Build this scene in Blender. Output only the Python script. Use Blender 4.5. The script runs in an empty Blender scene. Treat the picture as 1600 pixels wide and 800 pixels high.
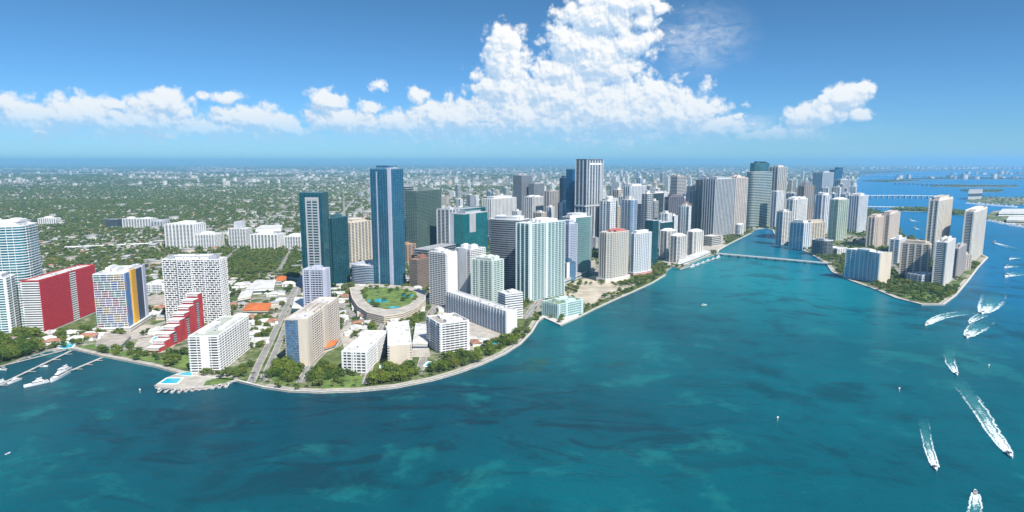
import bpy, bmesh, math, random
import numpy as np
from mathutils import Vector
from mathutils.geometry import tessellate_polygon
R_ = math.radians
S = bpy.context.scene
COL = S.collection
rnd = random.Random(7)
H = 250.0; F = 1000.0; P = R_(8.4); CP, SP = math.cos(P), math.sin(P)
# ------------------------------------------------------------------ camera
cd = bpy.data.cameras.new('camera'); cam = bpy.data.objects.new('camera', cd); COL.objects.link(cam)
cam.location = (0, 0, H); cam.rotation_euler = (R_(90 - 8.4), 0, 0)
cd.sensor_width = 36; cd.lens = 22.5; cd.clip_start = 1; cd.clip_end = 400000
S.camera = cam
S.view_settings.view_transform = 'Standard'; S.view_settings.look = 'None'
S.view_settings.exposure = 0.55; S.view_settings.gamma = 1
S.render.engine = 'CYCLES'
cy = S.cycles
cy.max_bounces = 5; cy.diffuse_bounces = 2; cy.glossy_bounces = 2; cy.transmission_bounces = 2
cy.volume_bounces = 1; cy.transparent_max_bounces = 12; cy.use_denoising = True
try: cy.denoiser = 'OPENIMAGEDENOISE'
except Exception: pass
cy.use_adaptive_sampling = False
# ------------------------------------------------------------------ sun + sky
SUN_H = 146.0; SUN_E = 49.0          # heading (deg clockwise from the view) the light comes FROM, elevation
sd = Vector((math.sin(R_(SUN_H)) * math.cos(R_(SUN_E)), math.cos(R_(SUN_H)) * math.cos(R_(SUN_E)), math.sin(R_(SUN_E))))
ld = bpy.data.lights.new('sun', 'SUN'); ld.energy = 4.6; ld.angle = R_(0.5); ld.color = (1, 0.95, 0.86)
lo = bpy.data.objects.new('sun', ld); COL.objects.link(lo); lo.location = (0, 0, 900)
lo.rotation_euler = sd.to_track_quat('Z', 'Y').to_euler()

class NT:
    """small helper for node trees"""
    def __init__(s, tree): s.t = tree
    def n(s, typ, ins=(), **kw):
        nd = s.t.nodes.new(typ)
        for k, v in kw.items(): setattr(nd, k, v)
        items = ins.items() if isinstance(ins, dict) else enumerate(ins)
        for k, v in items:
            if v is None: continue
            if isinstance(v, bpy.types.NodeSocket): s.t.links.new(v, nd.inputs[k])
            else: nd.inputs[k].default_value = v
        return nd
    def m(s, op, a, b=None, c=None, clamp=False):
        return s.n('ShaderNodeMath', [a, b, c], operation=op, use_clamp=clamp).outputs[0]
    def v(s, op, a, b=None):
        nd = s.n('ShaderNodeVectorMath', [a, b], operation=op)
        return nd.outputs['Value'] if op in ('LENGTH', 'DISTANCE', 'DOT_PRODUCT') else nd.outputs[0]
    def mix(s, f, a, b, blend='MIX'):
        nd = s.t.nodes.new('ShaderNodeMix'); nd.data_type = 'RGBA'; nd.blend_type = blend
        for k, v in ((0, f), (6, a), (7, b)):
            if isinstance(v, bpy.types.NodeSocket): s.t.links.new(v, nd.inputs[k])
            else: nd.inputs[k].default_value = v if k == 0 else (*v[:3], 1)
        return nd.outputs[2]
    def ss(s, x, lo, hi, a=0.0, b=1.0):
        nd = s.n('ShaderNodeMapRange', [x, lo, hi, a, b], interpolation_type='SMOOTHSTEP')
        return nd.outputs[0]
    def noise(s, vec, scale, detail=4, rough=0.55, dist=0, dims='3D'):
        nd = s.n('ShaderNodeTexNoise', {'Vector': vec, 'Scale': scale, 'Detail': detail, 'Roughness': rough, 'Distortion': dist}, noise_dimensions=dims)
        return nd.outputs[0]

def pix_azel(px, py):
    a = (px - 800) / F; b = (400 - py) / F
    d = Vector((a, CP + b * SP, -SP + b * CP)).normalized()
    return math.degrees(math.atan2(d.x, d.y)), math.degrees(math.asin(d.z))

W = bpy.data.worlds.new('World'); S.world = W; W.use_nodes = True
wt = W.node_tree; wt.nodes.clear(); w = NT(wt)
sky = wt.nodes.new('ShaderNodeTexSky'); sky.sky_type = 'NISHITA'; sky.sun_disc = False
sky.sun_elevation = R_(SUN_E); sky.sun_rotation = R_(SUN_H); sky.altitude = 0; sky.air_density = 1.0; sky.dust_density = 0.0; sky.ozone_density = 3.0
tc = w.n('ShaderNodeTexCoord'); sep = w.n('ShaderNodeSeparateXYZ', [tc.outputs['Generated']])
az = w.m('MULTIPLY', w.m('ARCTAN2', sep.outputs[0], sep.outputs[1]), 57.29578)
el = w.m('MULTIPLY', w.m('ARCSINE', sep.outputs[2]), 57.29578)
# clouds: (px, py, rx, ry, strength)
BLOBS = [(790,62,30,27,1),(788,98,33,36,1.15),(785,135,42,38,1.15),(805,172,62,36,1.15),(770,150,20,16,.8),
 (880,150,78,52,1.2),(872,112,34,30,.95),(905,68,52,38,1.15),(880,52,30,22,.9),(935,30,60,34,1.15),(965,4,64,28,1.15),(1034,14,17,12,1),(1008,34,26,16,.95),
 (985,70,52,28,.95),(935,96,62,38,1.15),(975,105,40,20,.8),(830,188,130,38,1.25),(955,175,130,50,1.25),(1022,148,32,24,1),(1062,182,66,30,1.15),(1118,200,62,20,1),(1152,184,9,8,.8),
 (705,186,75,28,1.15),(655,150,17,17,.95),(672,168,22,18,.85),(640,196,80,24,1),(545,190,80,24,1),(512,160,34,22,1),(578,172,24,16,.85),(592,134,20,16,.6),
 (45,180,75,28,1.05),(15,165,40,18,.9),(120,182,95,30,1.1),(180,165,30,14,.9),(248,160,52,22,1.05),(290,175,22,14,.8),(215,192,110,26,1.05),(350,152,50,14,.62),(395,188,72,22,1.05),(345,176,28,14,.8),(448,200,42,12,.9),(330,203,90,14,.95),(60,205,80,12,.6),
 (1212,211,44,15,1.05),(1250,184,24,19,1.1),(1284,180,46,20,1.1),(1318,154,34,19,1.15),(1342,138,22,12,1.1),(1345,178,20,11,1.05),(1256,208,36,14,1.05),(1180,213,44,11,.95)]
vecp = w.n('ShaderNodeCombineXYZ', [az, el, 0.0]).outputs[0]
def cloud_group():
    g = bpy.data.node_groups.new('cloud_field', 'ShaderNodeTree')
    g.interface.new_socket('P', in_out='INPUT', socket_type='NodeSocketVector')
    g.interface.new_socket('D', in_out='OUTPUT', socket_type='NodeSocketFloat')
    q = NT(g); gi = g.nodes.new('NodeGroupInput'); go = g.nodes.new('NodeGroupOutput')
    p = gi.outputs[0]
    wx = q.n('ShaderNodeTexNoise', {'Vector': p, 'Scale': 0.55, 'Detail': 3.0, 'Roughness': .55}).outputs[1]
    off = q.n('ShaderNodeVectorMath', [q.v('SUBTRACT', wx, (.5, .5, .5))], operation='SCALE'); off.inputs[3].default_value = 1.0
    pw = q.v('ADD', p, off.outputs[0]); pw = q.v('MULTIPLY', pw, (1, 1, 0))
    fld = None
    for (x, y, rx, ry, s_) in BLOBS:
        a, e = pix_azel(x, y); a2, _ = pix_azel(x + rx, y); _, e2 = pix_azel(x, y - ry)
        dd = q.v('MULTIPLY', q.v('SUBTRACT', pw, (a, e, 0)), (1 / (a2 - a), 1 / (e2 - e), 0))
        f = q.m('MULTIPLY_ADD', q.v('LENGTH', dd), -1.0, s_)
        fld = f if fld is None else q.m('SMOOTH_MAX', fld, f, .18)
    fb = q.noise(p, 1.0, 5, .5, 0.0); ff = q.noise(p, 3.6, 4, .5, 0.0)
    vor = q.n('ShaderNodeTexVoronoi', {'Vector': q.v('ADD', p, off.outputs[0]), 'Scale': 1.0, 'Detail': 2.2, 'Roughness': .45}, feature='F1')
    bil = q.m('SUBTRACT', .5, vor.outputs[0])
    d = q.m('ADD', fld, q.m('ADD', q.m('ADD', q.m('MULTIPLY', q.m('SUBTRACT', fb, .5), 1.15), q.m('MULTIPLY', q.m('SUBTRACT', ff, .5), .22)), q.m('MULTIPLY', bil, .62)))
    g.links.new(d, go.inputs[0])
    return g
CLOUD_V = 0.67
cg = cloud_group()
def field(vec):
    nd = wt.nodes.new('ShaderNodeGroup'); nd.node_tree = cg; wt.links.new(vec, nd.inputs[0]); return nd.outputs[0]
d0 = field(vecp)
d1 = field(w.v('ADD', vecp, (0.5, 0.9, 0)))
d2 = field(w.v('ADD', vecp, (0.12, 0.22, 0)))
alpha = w.ss(d0, -0.46, 0.1)
low = w.ss(el, .8, 4.2)                    # clouds melt into the haze above the horizon
alpha = w.m('MULTIPLY', alpha, low)
wn = w.noise(w.v('MULTIPLY', vecp, (.35, .8, 1)), 1.0, 7, .62, .6)
def wisp(px, py, rx, ry):
    a, e = pix_azel(px, py); a2, _ = pix_azel(px + rx, py); _, e2 = pix_azel(px, py - ry)
    return w.m('SUBTRACT', 1.0, w.v('LENGTH', w.v('MULTIPLY', w.v('SUBTRACT', vecp, (a, e, 0)), (1 / (a2 - a), 1 / (e2 - e), 0))))
ws = w.m('MAXIMUM', w.m('MAXIMUM', w.m('MULTIPLY', wisp(1085, 62, 120, 75), .62), wisp(160, 200, 620, 40)), wisp(860, 205, 640, 42))
ws = w.m('MULTIPLY', w.m('MULTIPLY', w.ss(ws, 0, .8), w.ss(wn, .3, .66)), .72)
alpha = w.m('MAXIMUM', alpha, ws)
lit = w.ss(w.m('ADD', w.m('SUBTRACT', d0, d1), w.m('MULTIPLY', w.m('SUBTRACT', d0, d2), 1.5)), -0.85, 0.85)
ccol = w.mix(lit, (0.50, 0.68, 0.90), (1.04, 1.04, 1.03))  # sunlit and shaded sides of the clouds painted into their colour
ccol = w.mix(w.ss(el, 2, 9), w.mix(.3, ccol, (0.45, .68, .92)), ccol)
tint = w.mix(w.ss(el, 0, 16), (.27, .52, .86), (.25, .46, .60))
tint = w.mix(w.ss(el, 17, 45), tint, (1.15, 1.15, 1.15))  # unseen overhead sky made brighter, added as fill light
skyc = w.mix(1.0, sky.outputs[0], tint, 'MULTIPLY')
SKY_S = 0.1
cl10 = w.n('ShaderNodeVectorMath', [ccol], operation='SCALE'); cl10.inputs[3].default_value = CLOUD_V / SKY_S
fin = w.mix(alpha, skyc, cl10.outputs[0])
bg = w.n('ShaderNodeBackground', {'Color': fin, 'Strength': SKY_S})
wo = w.n('ShaderNodeOutputWorld', [bg.outputs[0]])
W.cycles.sampling_method = 'MANUAL'; W.cycles.sample_map_resolution = 512

# ------------------------------------------------------------------ geometry helpers
def at(px, py, z=0.0):
    a = (px - 800) / F; b = (400 - py) / F
    d = (a, CP + b * SP, -SP + b * CP); t = (z - H) / d[2]
    return (d[0] * t, d[1] * t)
def proj(x, y, z=0.0):
    q = y * CP + (H - z) * SP; v = (z - H) * CP + y * SP
    return 800 + F * x / q, 400 - F * v / q
def hfrom(Y, ytop):
    b = (400 - ytop) / F
    return H + Y * (-SP + b * CP) / (CP + b * SP)
def hd(h): return (math.sin(R_(h)), math.cos(R_(h)))

class MB:
    def __init__(s): s.v = []; s.f = []; s.m = []
    def quad(s, pts, m=0):
        i = len(s.v); s.v += [tuple(p) for p in pts]; s.f.append(tuple(range(i, i + len(pts)))); s.m.append(m)
    def prism(s, poly, z0, z1, m=0, top=None, bottom=True):
        n = len(poly); i = len(s.v)
        s.v += [(x, y, z0) for x, y in poly] + [(x, y, z1) for x, y in poly]
        for k in range(n):
            j = (k + 1) % n; s.f.append((i + k, i + j, i + n + j, i + n + k)); s.m.append(m)
        s.f.append(tuple(range(i + n, i + 2 * n))); s.m.append(m if top is None else top)
        if bottom: s.f.append(tuple(range(i + n - 1, i - 1, -1))); s.m.append(m)
    def box(s, x, y, z, sx, sy, sz, m=0, rot=0.0, top=None):
        c, q = math.cos(rot), math.sin(rot)
        poly = [(x + a * sx / 2 * c - b * sy / 2 * q, y + a * sx / 2 * q + b * sy / 2 * c) for a, b in ((-1, -1), (1, -1), (1, 1), (-1, 1))]
        s.prism(poly, z, z + sz, m, top)
    def ring(s, outer, inner, z0, z1, m=0):
        n = len(outer); i = len(s.v)
        s.v += [(x, y, z0) for x, y in outer] + [(x, y, z1) for x, y in outer] + [(x, y, z1) for x, y in inner] + [(x, y, z0) for x, y in inner]
        for k in range(n):
            j = (k + 1) % n
            for a in range(4):
                b = (a + 1) % 4
                s.f.append((i + a * n + k, i + a * n + j, i + b * n + j, i + b * n + k)); s.m.append(m)
    def frustum(s, p0, z0, p1, z1, m=0):
        n = len(p0); i = len(s.v)
        s.v += [(x, y, z0) for x, y in p0] + [(x, y, z1) for x, y in p1]
        for k in range(n):
            j = (k + 1) % n; s.f.append((i + k, i + j, i + n + j, i + n + k)); s.m.append(m)
        s.f.append(tuple(range(i + n, i + 2 * n))); s.m.append(m)
    def beam(s, a, b, wd, ht, m=0):
        a = Vector(a); b = Vector(b); d = (b - a); L = d.length
        if L < 1e-6: return
        d /= L; sx = Vector((d.y, -d.x, 0))
        if sx.length < 1e-4: sx = Vector((1, 0, 0))
        sx.normalize(); up = sx.cross(d) * -1
        sx *= wd / 2; up = up * ht / 2
        i = len(s.v)
        for p in (a, b):
            for q in (-sx - up, sx - up, sx + up, -sx + up): s.v.append(tuple(p + q))
        for fc in ((0, 1, 2, 3), (7, 6, 5, 4), (0, 4, 5, 1), (1, 5, 6, 2), (2, 6, 7, 3), (3, 7, 4, 0)):
            s.f.append(tuple(i + k for k in fc)); s.m.append(m)
    def mesh(s, name, mats):
        me = bpy.data.meshes.new(name); me.from_pydata(s.v, [], s.f)
        for mt in mats: me.materials.append(mt)
        if len(mats) > 1: me.polygons.foreach_set('material_index', s.m)
        me.update(); return me
def obj(name, data, parent=None, loc=(0, 0, 0), rz=0.0):
    o = bpy.data.objects.new(name, data); COL.objects.link(o); o.location = loc; o.rotation_euler = (0, 0, rz)
    if parent is not None: o.parent = parent
    return o
def tag(o, label, cat, group=None, kind=None):
    if label: o['label'] = label
    if cat: o['category'] = cat
    if group: o['group'] = group
    if kind: o['kind'] = kind
    return o
def thing(name, label, cat, loc=(0, 0, 0), rz=0.0, group=None):
    return tag(obj(name, None, None, loc, rz), label, cat, group)
def copy_thing(root, loc, rz=0.0, sc=None, label=None, group=None, extra=None):
    r = root.copy(); COL.objects.link(r); r.location = loc; r.rotation_euler = (0, 0, rz)
    if sc is not None: r.scale = sc if hasattr(sc, '__len__') else (sc, sc, sc)
    if label: r['label'] = label
    if group: r['group'] = group
    for ch in list(root.children):
        c = ch.copy(); COL.objects.link(c); c.parent = r
        for g in list(ch.children):
            e = g.copy(); COL.objects.link(e); e.parent = c
    return r
def offset(poly, d):
    n = len(poly); out = []
    for k in range(n):
        p0, p1, p2 = Vector(poly[k - 1]), Vector(poly[k]), Vector(poly[(k + 1) % n])
        e1 = (p1 - p0).normalized(); e2 = (p2 - p1).normalized()
        n1 = Vector((e1.y, -e1.x)); n2 = Vector((e2.y, -e2.x)); b = n1 + n2
        b = b / max(b.dot(b) / 2, .3); out.append((p1.x + b.x * d, p1.y + b.y * d))
    return out
def np_mesh(name, V, Fq, mi, mats, attr=None):
    me = bpy.data.meshes.new(name); k = Fq.shape[1]
    me.vertices.add(len(V)); me.vertices.foreach_set('co', V.astype(np.float32).ravel())
    me.loops.add(len(Fq) * k); me.loops.foreach_set('vertex_index', Fq.astype(np.int32).ravel())
    me.polygons.add(len(Fq)); me.polygons.foreach_set('loop_start', np.arange(0, len(Fq) * k, k, dtype=np.int32))
    try: me.polygons.foreach_set('loop_total', np.full(len(Fq), k, dtype=np.int32))
    except Exception: pass
    for m in mats: me.materials.append(m)
    if mi is not None: me.polygons.foreach_set('material_index', mi.astype(np.int32))
    me.update(calc_edges=True)
    if attr is not None:
        a = me.attributes.new('tint', 'FLOAT', 'FACE'); a.data.foreach_set('value', attr.astype(np.float32))
    return me

# ------------------------------------------------------------------ materials
def new_mat(name):
    m = bpy.data.materials.new(name); m.use_nodes = True; m.node_tree.nodes.clear(); return m, NT(m.node_tree)
def finish(q, **ins):
    b = q.n('ShaderNodeBsdfPrincipled', {k.replace('_', ' '): v for k, v in ins.items()})
    q.n('ShaderNodeOutputMaterial', [b.outputs[0]]); return b
_mc = {}
def paint(rgb, rough=.7, var=.12, scale=.06):
    key = ('p', rgb, rough, var, scale)
    if key in _mc: return _mc[key]
    m, q = new_mat('paint'); t = q.n('ShaderNodeTexCoord').outputs['Object']
    n1 = q.noise(q.v('MULTIPLY', t, (1, 1, .35)), scale, 5, .6); n2 = q.noise(t, scale * 12, 3, .6)
    f = q.m('ADD', q.m('MULTIPLY', n1, .65), q.m('MULTIPLY', n2, .35))
    k = q.ss(f, .3, .7, 1 - var * 1.6, 1 + var * .4)
    c = q.n('ShaderNodeVectorMath', [(*rgb,)], operation='SCALE'); q.t.links.new(k, c.inputs[3])
    finish(q, Base_Color=c.outputs[0], Roughness=rough); _mc[key] = m; return m
def glass(rgb, metal=.45, light=.3, cell=(2.2, 2.2, 3.3), rough=.12):
    key = ('g', rgb, metal, light, cell)
    if key in _mc: return _mc[key]
    m, q = new_mat('tinted_glass'); t = q.n('ShaderNodeTexCoord').outputs['Object']
    sn = q.v('SNAP', q.v('ADD', t, (.37, .61, .02)), cell)
    wn = q.n('ShaderNodeTexWhiteNoise', {'Vector': sn}, noise_dimensions='3D').outputs[0]
    big = q.noise(t, .02, 3, .5)
    f = q.m('MULTIPLY', q.ss(wn, .45, 1.0), light)
    c = q.mix(f, rgb, tuple(min(.8, x * 1.6 + .12) for x in rgb))
    c = q.mix(q.m('MULTIPLY', q.ss(wn, .3, 0), .45), c, tuple(x * .35 for x in rgb))
    c = q.mix(q.ss(big, .35, .7, 0, .35), c, tuple(x * 1.7 for x in rgb))
    finish(q, Base_Color=c, Roughness=rough, Metallic=metal, Specular_IOR_Level=.8); _mc[key] = m; return m
WHITE = paint((.8, .8, .79)); CREAM = paint((.66, .58, .47)); BEIGE = paint((.6, .53, .44)); PINK = paint((.76, .66, .58)); GREY = paint((.42, .43, .45))
LGREY = paint((.55, .57, .6)); DGREY = paint((.13, .14, .16)); LAV = paint((.52, .55, .66)); RED = paint((.58, .05, .055), .8, .3, .12); ROOFW = paint((.68, .67, .64), .85, .25, .1)
ROOFB = paint((.45, .4, .34), .85, .3, .1); ROOFG = paint((.4, .41, .42), .85, .3, .1); MINT = paint((.55, .7, .68)); ORANGE = paint((.85, .33, .02)); TERRA = paint((.4, .2, .13), .8, .3, .2)
BROWN = paint((.28, .2, .15)); TEALP = paint((.04, .2, .22), .5); BLUEP = paint((.08, .2, .42), .5); YEL = paint((.8, .42, .03)); CONC = paint((.5, .48, .44), .85, .25, .15)
SAND = paint((.55, .48, .37), .95, .3, .03); METAL = paint((.4, .42, .45), .4); DARKM = paint((.04, .045, .05), .5)
G_BLUE = glass((.015, .13, .2), .5); G_TEAL = glass((.01, .1, .125), .55); G_DARK = glass((.06, .09, .12), .45, .35); G_WIN = glass((.11, .15, .19), .3, .6); G_LB = glass((.16, .26, .38), .45, .45)
G_SEA = glass((.1, .26, .28), .45, .45); G_GREEN = glass((.06, .13, .11), .45, .25); G_GREY = glass((.13, .17, .2), .45, .4); G_CYAN = glass((.07, .28, .32), .5, .5); G_SKY = glass((.15, .3, .5), .5, .4)
def pool_mat():
    m, q = new_mat('pool_water'); finish(q, Base_Color=(.03, .42, .52, 1), Roughness=.1); return m
POOL = pool_mat()
def red_screen():
    m, q = new_mat('red_screen'); t = q.n('ShaderNodeTexCoord').outputs['Object']
    sx = q.n('ShaderNodeSeparateXYZ', [t]); hcoord = q.m('ADD', sx.outputs[0], sx.outputs[1])
    v = q.n('ShaderNodeCombineXYZ', [hcoord, sx.outputs[2], 0.0]).outputs[0]
    br = q.n('ShaderNodeTexBrick', {'Vector': v, 'Scale': 1.0, 'Mortar Size': .42, 'Mortar Smooth': .1, 'Brick Width': 3.0, 'Row Height': 2.6, 'Color1': (.12, .015, .02, 1), 'Color2': (.3, .03, .04, 1), 'Mortar': (.75, .04, .06, 1)})
    br.offset = .5
    finish(q, Base_Color=br.outputs[0], Roughness=.6); return m
REDS = red_screen()

# water
def water_mat():
    m, q = new_mat('bay_water'); t = q.n('ShaderNodeTexCoord').outputs['Object']
    sx = q.n('ShaderNodeSeparateXYZ', [t]); X, Y = sx.outputs[0], sx.outputs[1]
    wv = q.n('ShaderNodeTexNoise', {'Vector': t, 'Scale': .004, 'Detail': 3.0}).outputs[1]
    off = q.n('ShaderNodeVectorMath', [q.v('SUBTRACT', wv, (.5, .5, .5))], operation='SCALE'); off.inputs[3].default_value = 120
    tw = q.v('ADD', t, off.outputs[0])
    n1 = q.noise(tw, .0045, 6, .62); n2 = q.noise(tw, .018, 6, .65); n3 = q.noise(tw, .0016, 3, .5)
    # seabed as it shows through the shallow bay: sand banks, seagrass, deep channel
    base = q.mix(q.ss(n3, .35, .65), (.003, .062, .086), (.001, .108, .136))
    # bright turquoise bank off the river mouth, deeper blue open bay to the east
    def spot(cx, cy, r1, r2): 
        d = q.v('LENGTH', q.v('MULTIPLY', q.v('SUBTRACT', q.v('MULTIPLY', tw, (1, 1, 0)), (cx, cy, 0)), (1 / r1, 1 / r2, 0)))
        return q.ss(d, 1.0, .15)
    c = q.mix(q.m('MULTIPLY', spot(560, 1500, 480, 900), .95), base, (.001, .19, .225))
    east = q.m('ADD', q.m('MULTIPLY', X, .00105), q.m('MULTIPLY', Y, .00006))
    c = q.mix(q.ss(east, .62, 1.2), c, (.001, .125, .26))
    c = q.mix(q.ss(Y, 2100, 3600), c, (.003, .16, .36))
    shore = spot(-150, 620, 620, 190)
    c = q.mix(q.m('MULTIPLY', shore, .6), c, (.003, .045, .075))
    st = q.noise(q.v('MULTIPLY', tw, (.35, 1, 1)), .02, 6, .7, 1.2)
    c = q.mix(q.m('MULTIPLY', q.m('MULTIPLY', spot(-120, 620, 560, 330), q.ss(st, .5, .62)), .75), c, (.006, .03, .045))
    c = q.mix(q.m('MULTIPLY', q.ss(q.m('ADD', q.m('MULTIPLY', n1, .6), q.m('MULTIPLY', n2, .4)), .5, .64), q.ss(Y, 2600, 900, .15, .68)), c, (.003, .042, .06))
    c = q.mix(q.m('MULTIPLY', q.ss(q.m('ADD', q.m('MULTIPLY', n1, .5), q.m('MULTIPLY', n2, .5)), .47, .36), q.ss(Y, 2600, 900, .08, .5)), c, (.012, .17, .17))
    c = q.mix(q.m('MULTIPLY', q.m('MULTIPLY', q.m('MAXIMUM', spot(-20, 800, 190, 70), spot(30, 950, 130, 80)), q.ss(n2, .52, .68)), .4), c, (.05, .15, .05))
    b1 = q.noise(q.v('MULTIPLY', t, (1, 1.6, 1)), .22, 4, .6); b2 = q.noise(q.v('MULTIPLY', t, (1, 1.5, 1)), .035, 3, .5); b3 = q.noise(q.v('MULTIPLY', q.n('ShaderNodeVectorRotate', {'Vector': t, 'Angle': .5}, rotation_type='Z_AXIS').outputs[0], (.25, 1.2, 1)), .09, 3, .55)
    bump = q.n('ShaderNodeBump', {'Strength': .8, 'Distance': 1.0, 'Height': q.m('ADD', q.m('ADD', q.m('MULTIPLY', b1, .9), q.m('MULTIPLY', b3, 1.1)), q.m('MULTIPLY', b2, 1.6))})
    finish(q, Base_Color=c, Roughness=.25, IOR=1.33, Specular_IOR_Level=.09, Normal=bump.outputs[0]); return m
WATER = water_mat()
def land_mat():
    m, q = new_mat('land'); t = q.n('ShaderNodeTexCoord').outputs['Object']
    sx = q.n('ShaderNodeSeparateXYZ', [t]); Y = sx.outputs[1]
    n1 = q.noise(t, .006, 6, .65); n2 = q.noise(t, .05, 5, .7); n3 = q.noise(t, .0007, 4, .5)
    veg = q.mix(q.ss(n2, .35, .65), (.06, .1, .03), (.15, .18, .065))
    urb = q.mix(q.ss(n2, .4, .62), (.24, .23, .2), (.38, .35, .3))
    f = q.ss(q.m('ADD', n1, q.m('MULTIPLY', n2, .6)), .77, .95)
    c = q.mix(f, veg, urb)
    # far away: green suburbs with pale business districts
    vo = q.n('ShaderNodeTexVoronoi', {'Vector': t, 'Scale': .012}, feature='F1')
    spk = q.m('MULTIPLY', q.ss(vo.outputs[0], .42, .2), q.ss(n3, .46, .62, .12, .8))
    farc = q.mix(spk, q.mix(q.ss(n3, .5, .62), (.03, .06, .035), (.1, .12, .1)), (.5, .5, .48))
    c = q.mix(q.ss(Y, 5000, 9000), c, farc)
    finish(q, Base_Color=c, Roughness=.95, Specular_IOR_Level=.1); return m
LAND = land_mat()
def grass_mat():
    m, q = new_mat('lawn'); t = q.n('ShaderNodeTexCoord').outputs['Object']
    c = q.mix(q.ss(q.noise(t, .08, 5, .65), .35, .65), (.07, .13, .025), (.17, .24, .05)); finish(q, Base_Color=c, Roughness=.95); return m
LAWN = grass_mat()
ASPH = paint((.3, .29, .27), .9, .25, .08); PAVE = paint((.5, .46, .4), .9, .25, .08); KERB = paint((.62, .6, .55), .9, .2, .2); LINE = paint((.75, .75, .72), .8)
def leaf_mat(name, a, b, attr=False):
    m, q = new_mat(name); t = q.n('ShaderNodeTexCoord').outputs['Object']
    oi = q.n('ShaderNodeObjectInfo').outputs['Random']
    if attr: oi = q.n('ShaderNodeAttribute', attribute_name='tint').outputs['Fac']
    c = q.mix(oi, a, b); c = q.mix(q.ss(q.noise(t, .35, 3, .6), .3, .7), q.mix(.4, c, (.02, .055, .012)), c)
    c = q.mix(q.m('MULTIPLY', q.ss(oi, .9, .98), .6), c, (.16, .13, .03))
    bs = q.n('ShaderNodeBsdfPrincipled', {'Base Color': c, 'Roughness': .75, 'Specular IOR Level': .2})
    tr = q.n('ShaderNodeBsdfTranslucent', {'Color': c}); mx = q.n('ShaderNodeMixShader', [.35, bs.outputs[0], tr.outputs[0]])
    q.n('ShaderNodeOutputMaterial', [mx.outputs[0]]); return m
LEAF = leaf_mat('foliage', (.08, .15, .025), (.27, .33, .05)); LEAFM = leaf_mat('foliage_mass', (.075, .135, .03), (.24, .28, .06), True)
PALMM = leaf_mat('palm_fronds', (.05, .09, .025), (.14, .17, .05)); BARK = paint((.16, .12, .09), .9)

# ------------------------------------------------------------------ land and water
def flat(name, pts, z, mat, skirt=0.0, kind='structure', label=None, cat=None, skirt_mat=None):
    tri = tessellate_polygon([[Vector((x, y, 0)) for x, y in pts]])
    area = sum(pts[i][0] * pts[(i + 1) % len(pts)][1] - pts[(i + 1) % len(pts)][0] * pts[i][1] for i in range(len(pts)))
    v = [(x, y, z) for x, y in pts]; f = []
    for t_ in tri:
        a, b, c = [v[i] for i in t_]; cr = (b[0] - a[0]) * (c[1] - a[1]) - (b[1] - a[1]) * (c[0] - a[0])
        f.append(tuple(t_) if cr > 0 else tuple(reversed(t_)))
    mi = [0] * len(f)
    if skirt:
        n = len(pts); v += [(x, y, z - skirt) for x, y in pts]
        for k in range(n):
            j = (k + 1) % n
            f.append((n + k, n + j, j, k) if area > 0 else (k, j, n + j, n + k)); mi.append(1)
    me = bpy.data.meshes.new(name); me.from_pydata(v, [], f); me.materials.append(mat)
    if skirt: me.materials.append(skirt_mat or CONC); me.polygons.foreach_set('material_index', mi)
    me.update(); o = obj(name, me)
    if kind: o['kind'] = kind
    if label: tag(o, label, cat)
    return o
def gl(lst): return [at(*p) for p in lst]
wm = MB(); wm.quad([(-150000, -30000, 0), (150000, -30000, 0), (150000, 150000, 0), (-150000, 150000, 0)])
o = obj('bay_water', wm.mesh('bay_water', [WATER])); o['kind'] = 'structure'
COAST = [(-900, 640), (-400, 625), (-60, 588), (0, 574), (40, 560), (75, 549), (110, 546), (160, 558), (200, 566), (240, 574), (262, 580), (300, 590), (370, 597), (410, 607), (450, 613), (500, 615), (560, 613), (620, 607), (680, 595), (720, 583), (755, 570), (790, 554), (815, 538), (832, 520), (842, 503), (850, 498), (876, 510), (905, 497), (930, 484), (960, 470), (990, 457), (1020, 443), (1040, 431), (1042, 424), (1050, 418), (1063, 421), (1085, 410), (1100, 403), (1120, 398), (1124, 391), (1140, 382), (1160, 372), (1174, 365), (1180, 359), (1195, 357), (1207, 360), (1212, 371), (1235, 385), (1262, 395), (1290, 412), (1300, 426), (1330, 440), (1372, 455), (1400, 467), (1440, 477), (1475, 477), (1495, 462), (1515, 438), (1530, 418), (1544, 403), (1525, 394), (1490, 386), (1440, 376), (1410, 368), (1404, 352), (1392, 336), (1352, 324), (1338, 300), (1334, 284), (1345, 273), (1420, 268.5), (1520, 266.5), (1620, 265)]
coastw = gl(COAST)
land_poly = coastw + [(60000, 22000), (140000, 40000), (140000, 140000), (-140000, 140000), (-140000, 600)]
LZ = 1.6
flat('land', land_poly, LZ, LAND, 1.7)
coast_np = np.array(coastw + [(60000, 22000), (140000, 40000), (140000, 140000), (-140000, 140000), (-140000, 600)])
def inside(poly, X, Y):
    poly = np.asarray(poly); n = len(poly); r = np.zeros(len(X), bool); j = n - 1
    for i in range(n):
        xi, yi = poly[i]; xj, yj = poly[j]
        c = ((yi > Y) != (yj > Y)) & (X < (xj - xi) * (Y - yi) / (yj - yi + 1e-12) + xi); r ^= c; j = i
    return r
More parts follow.
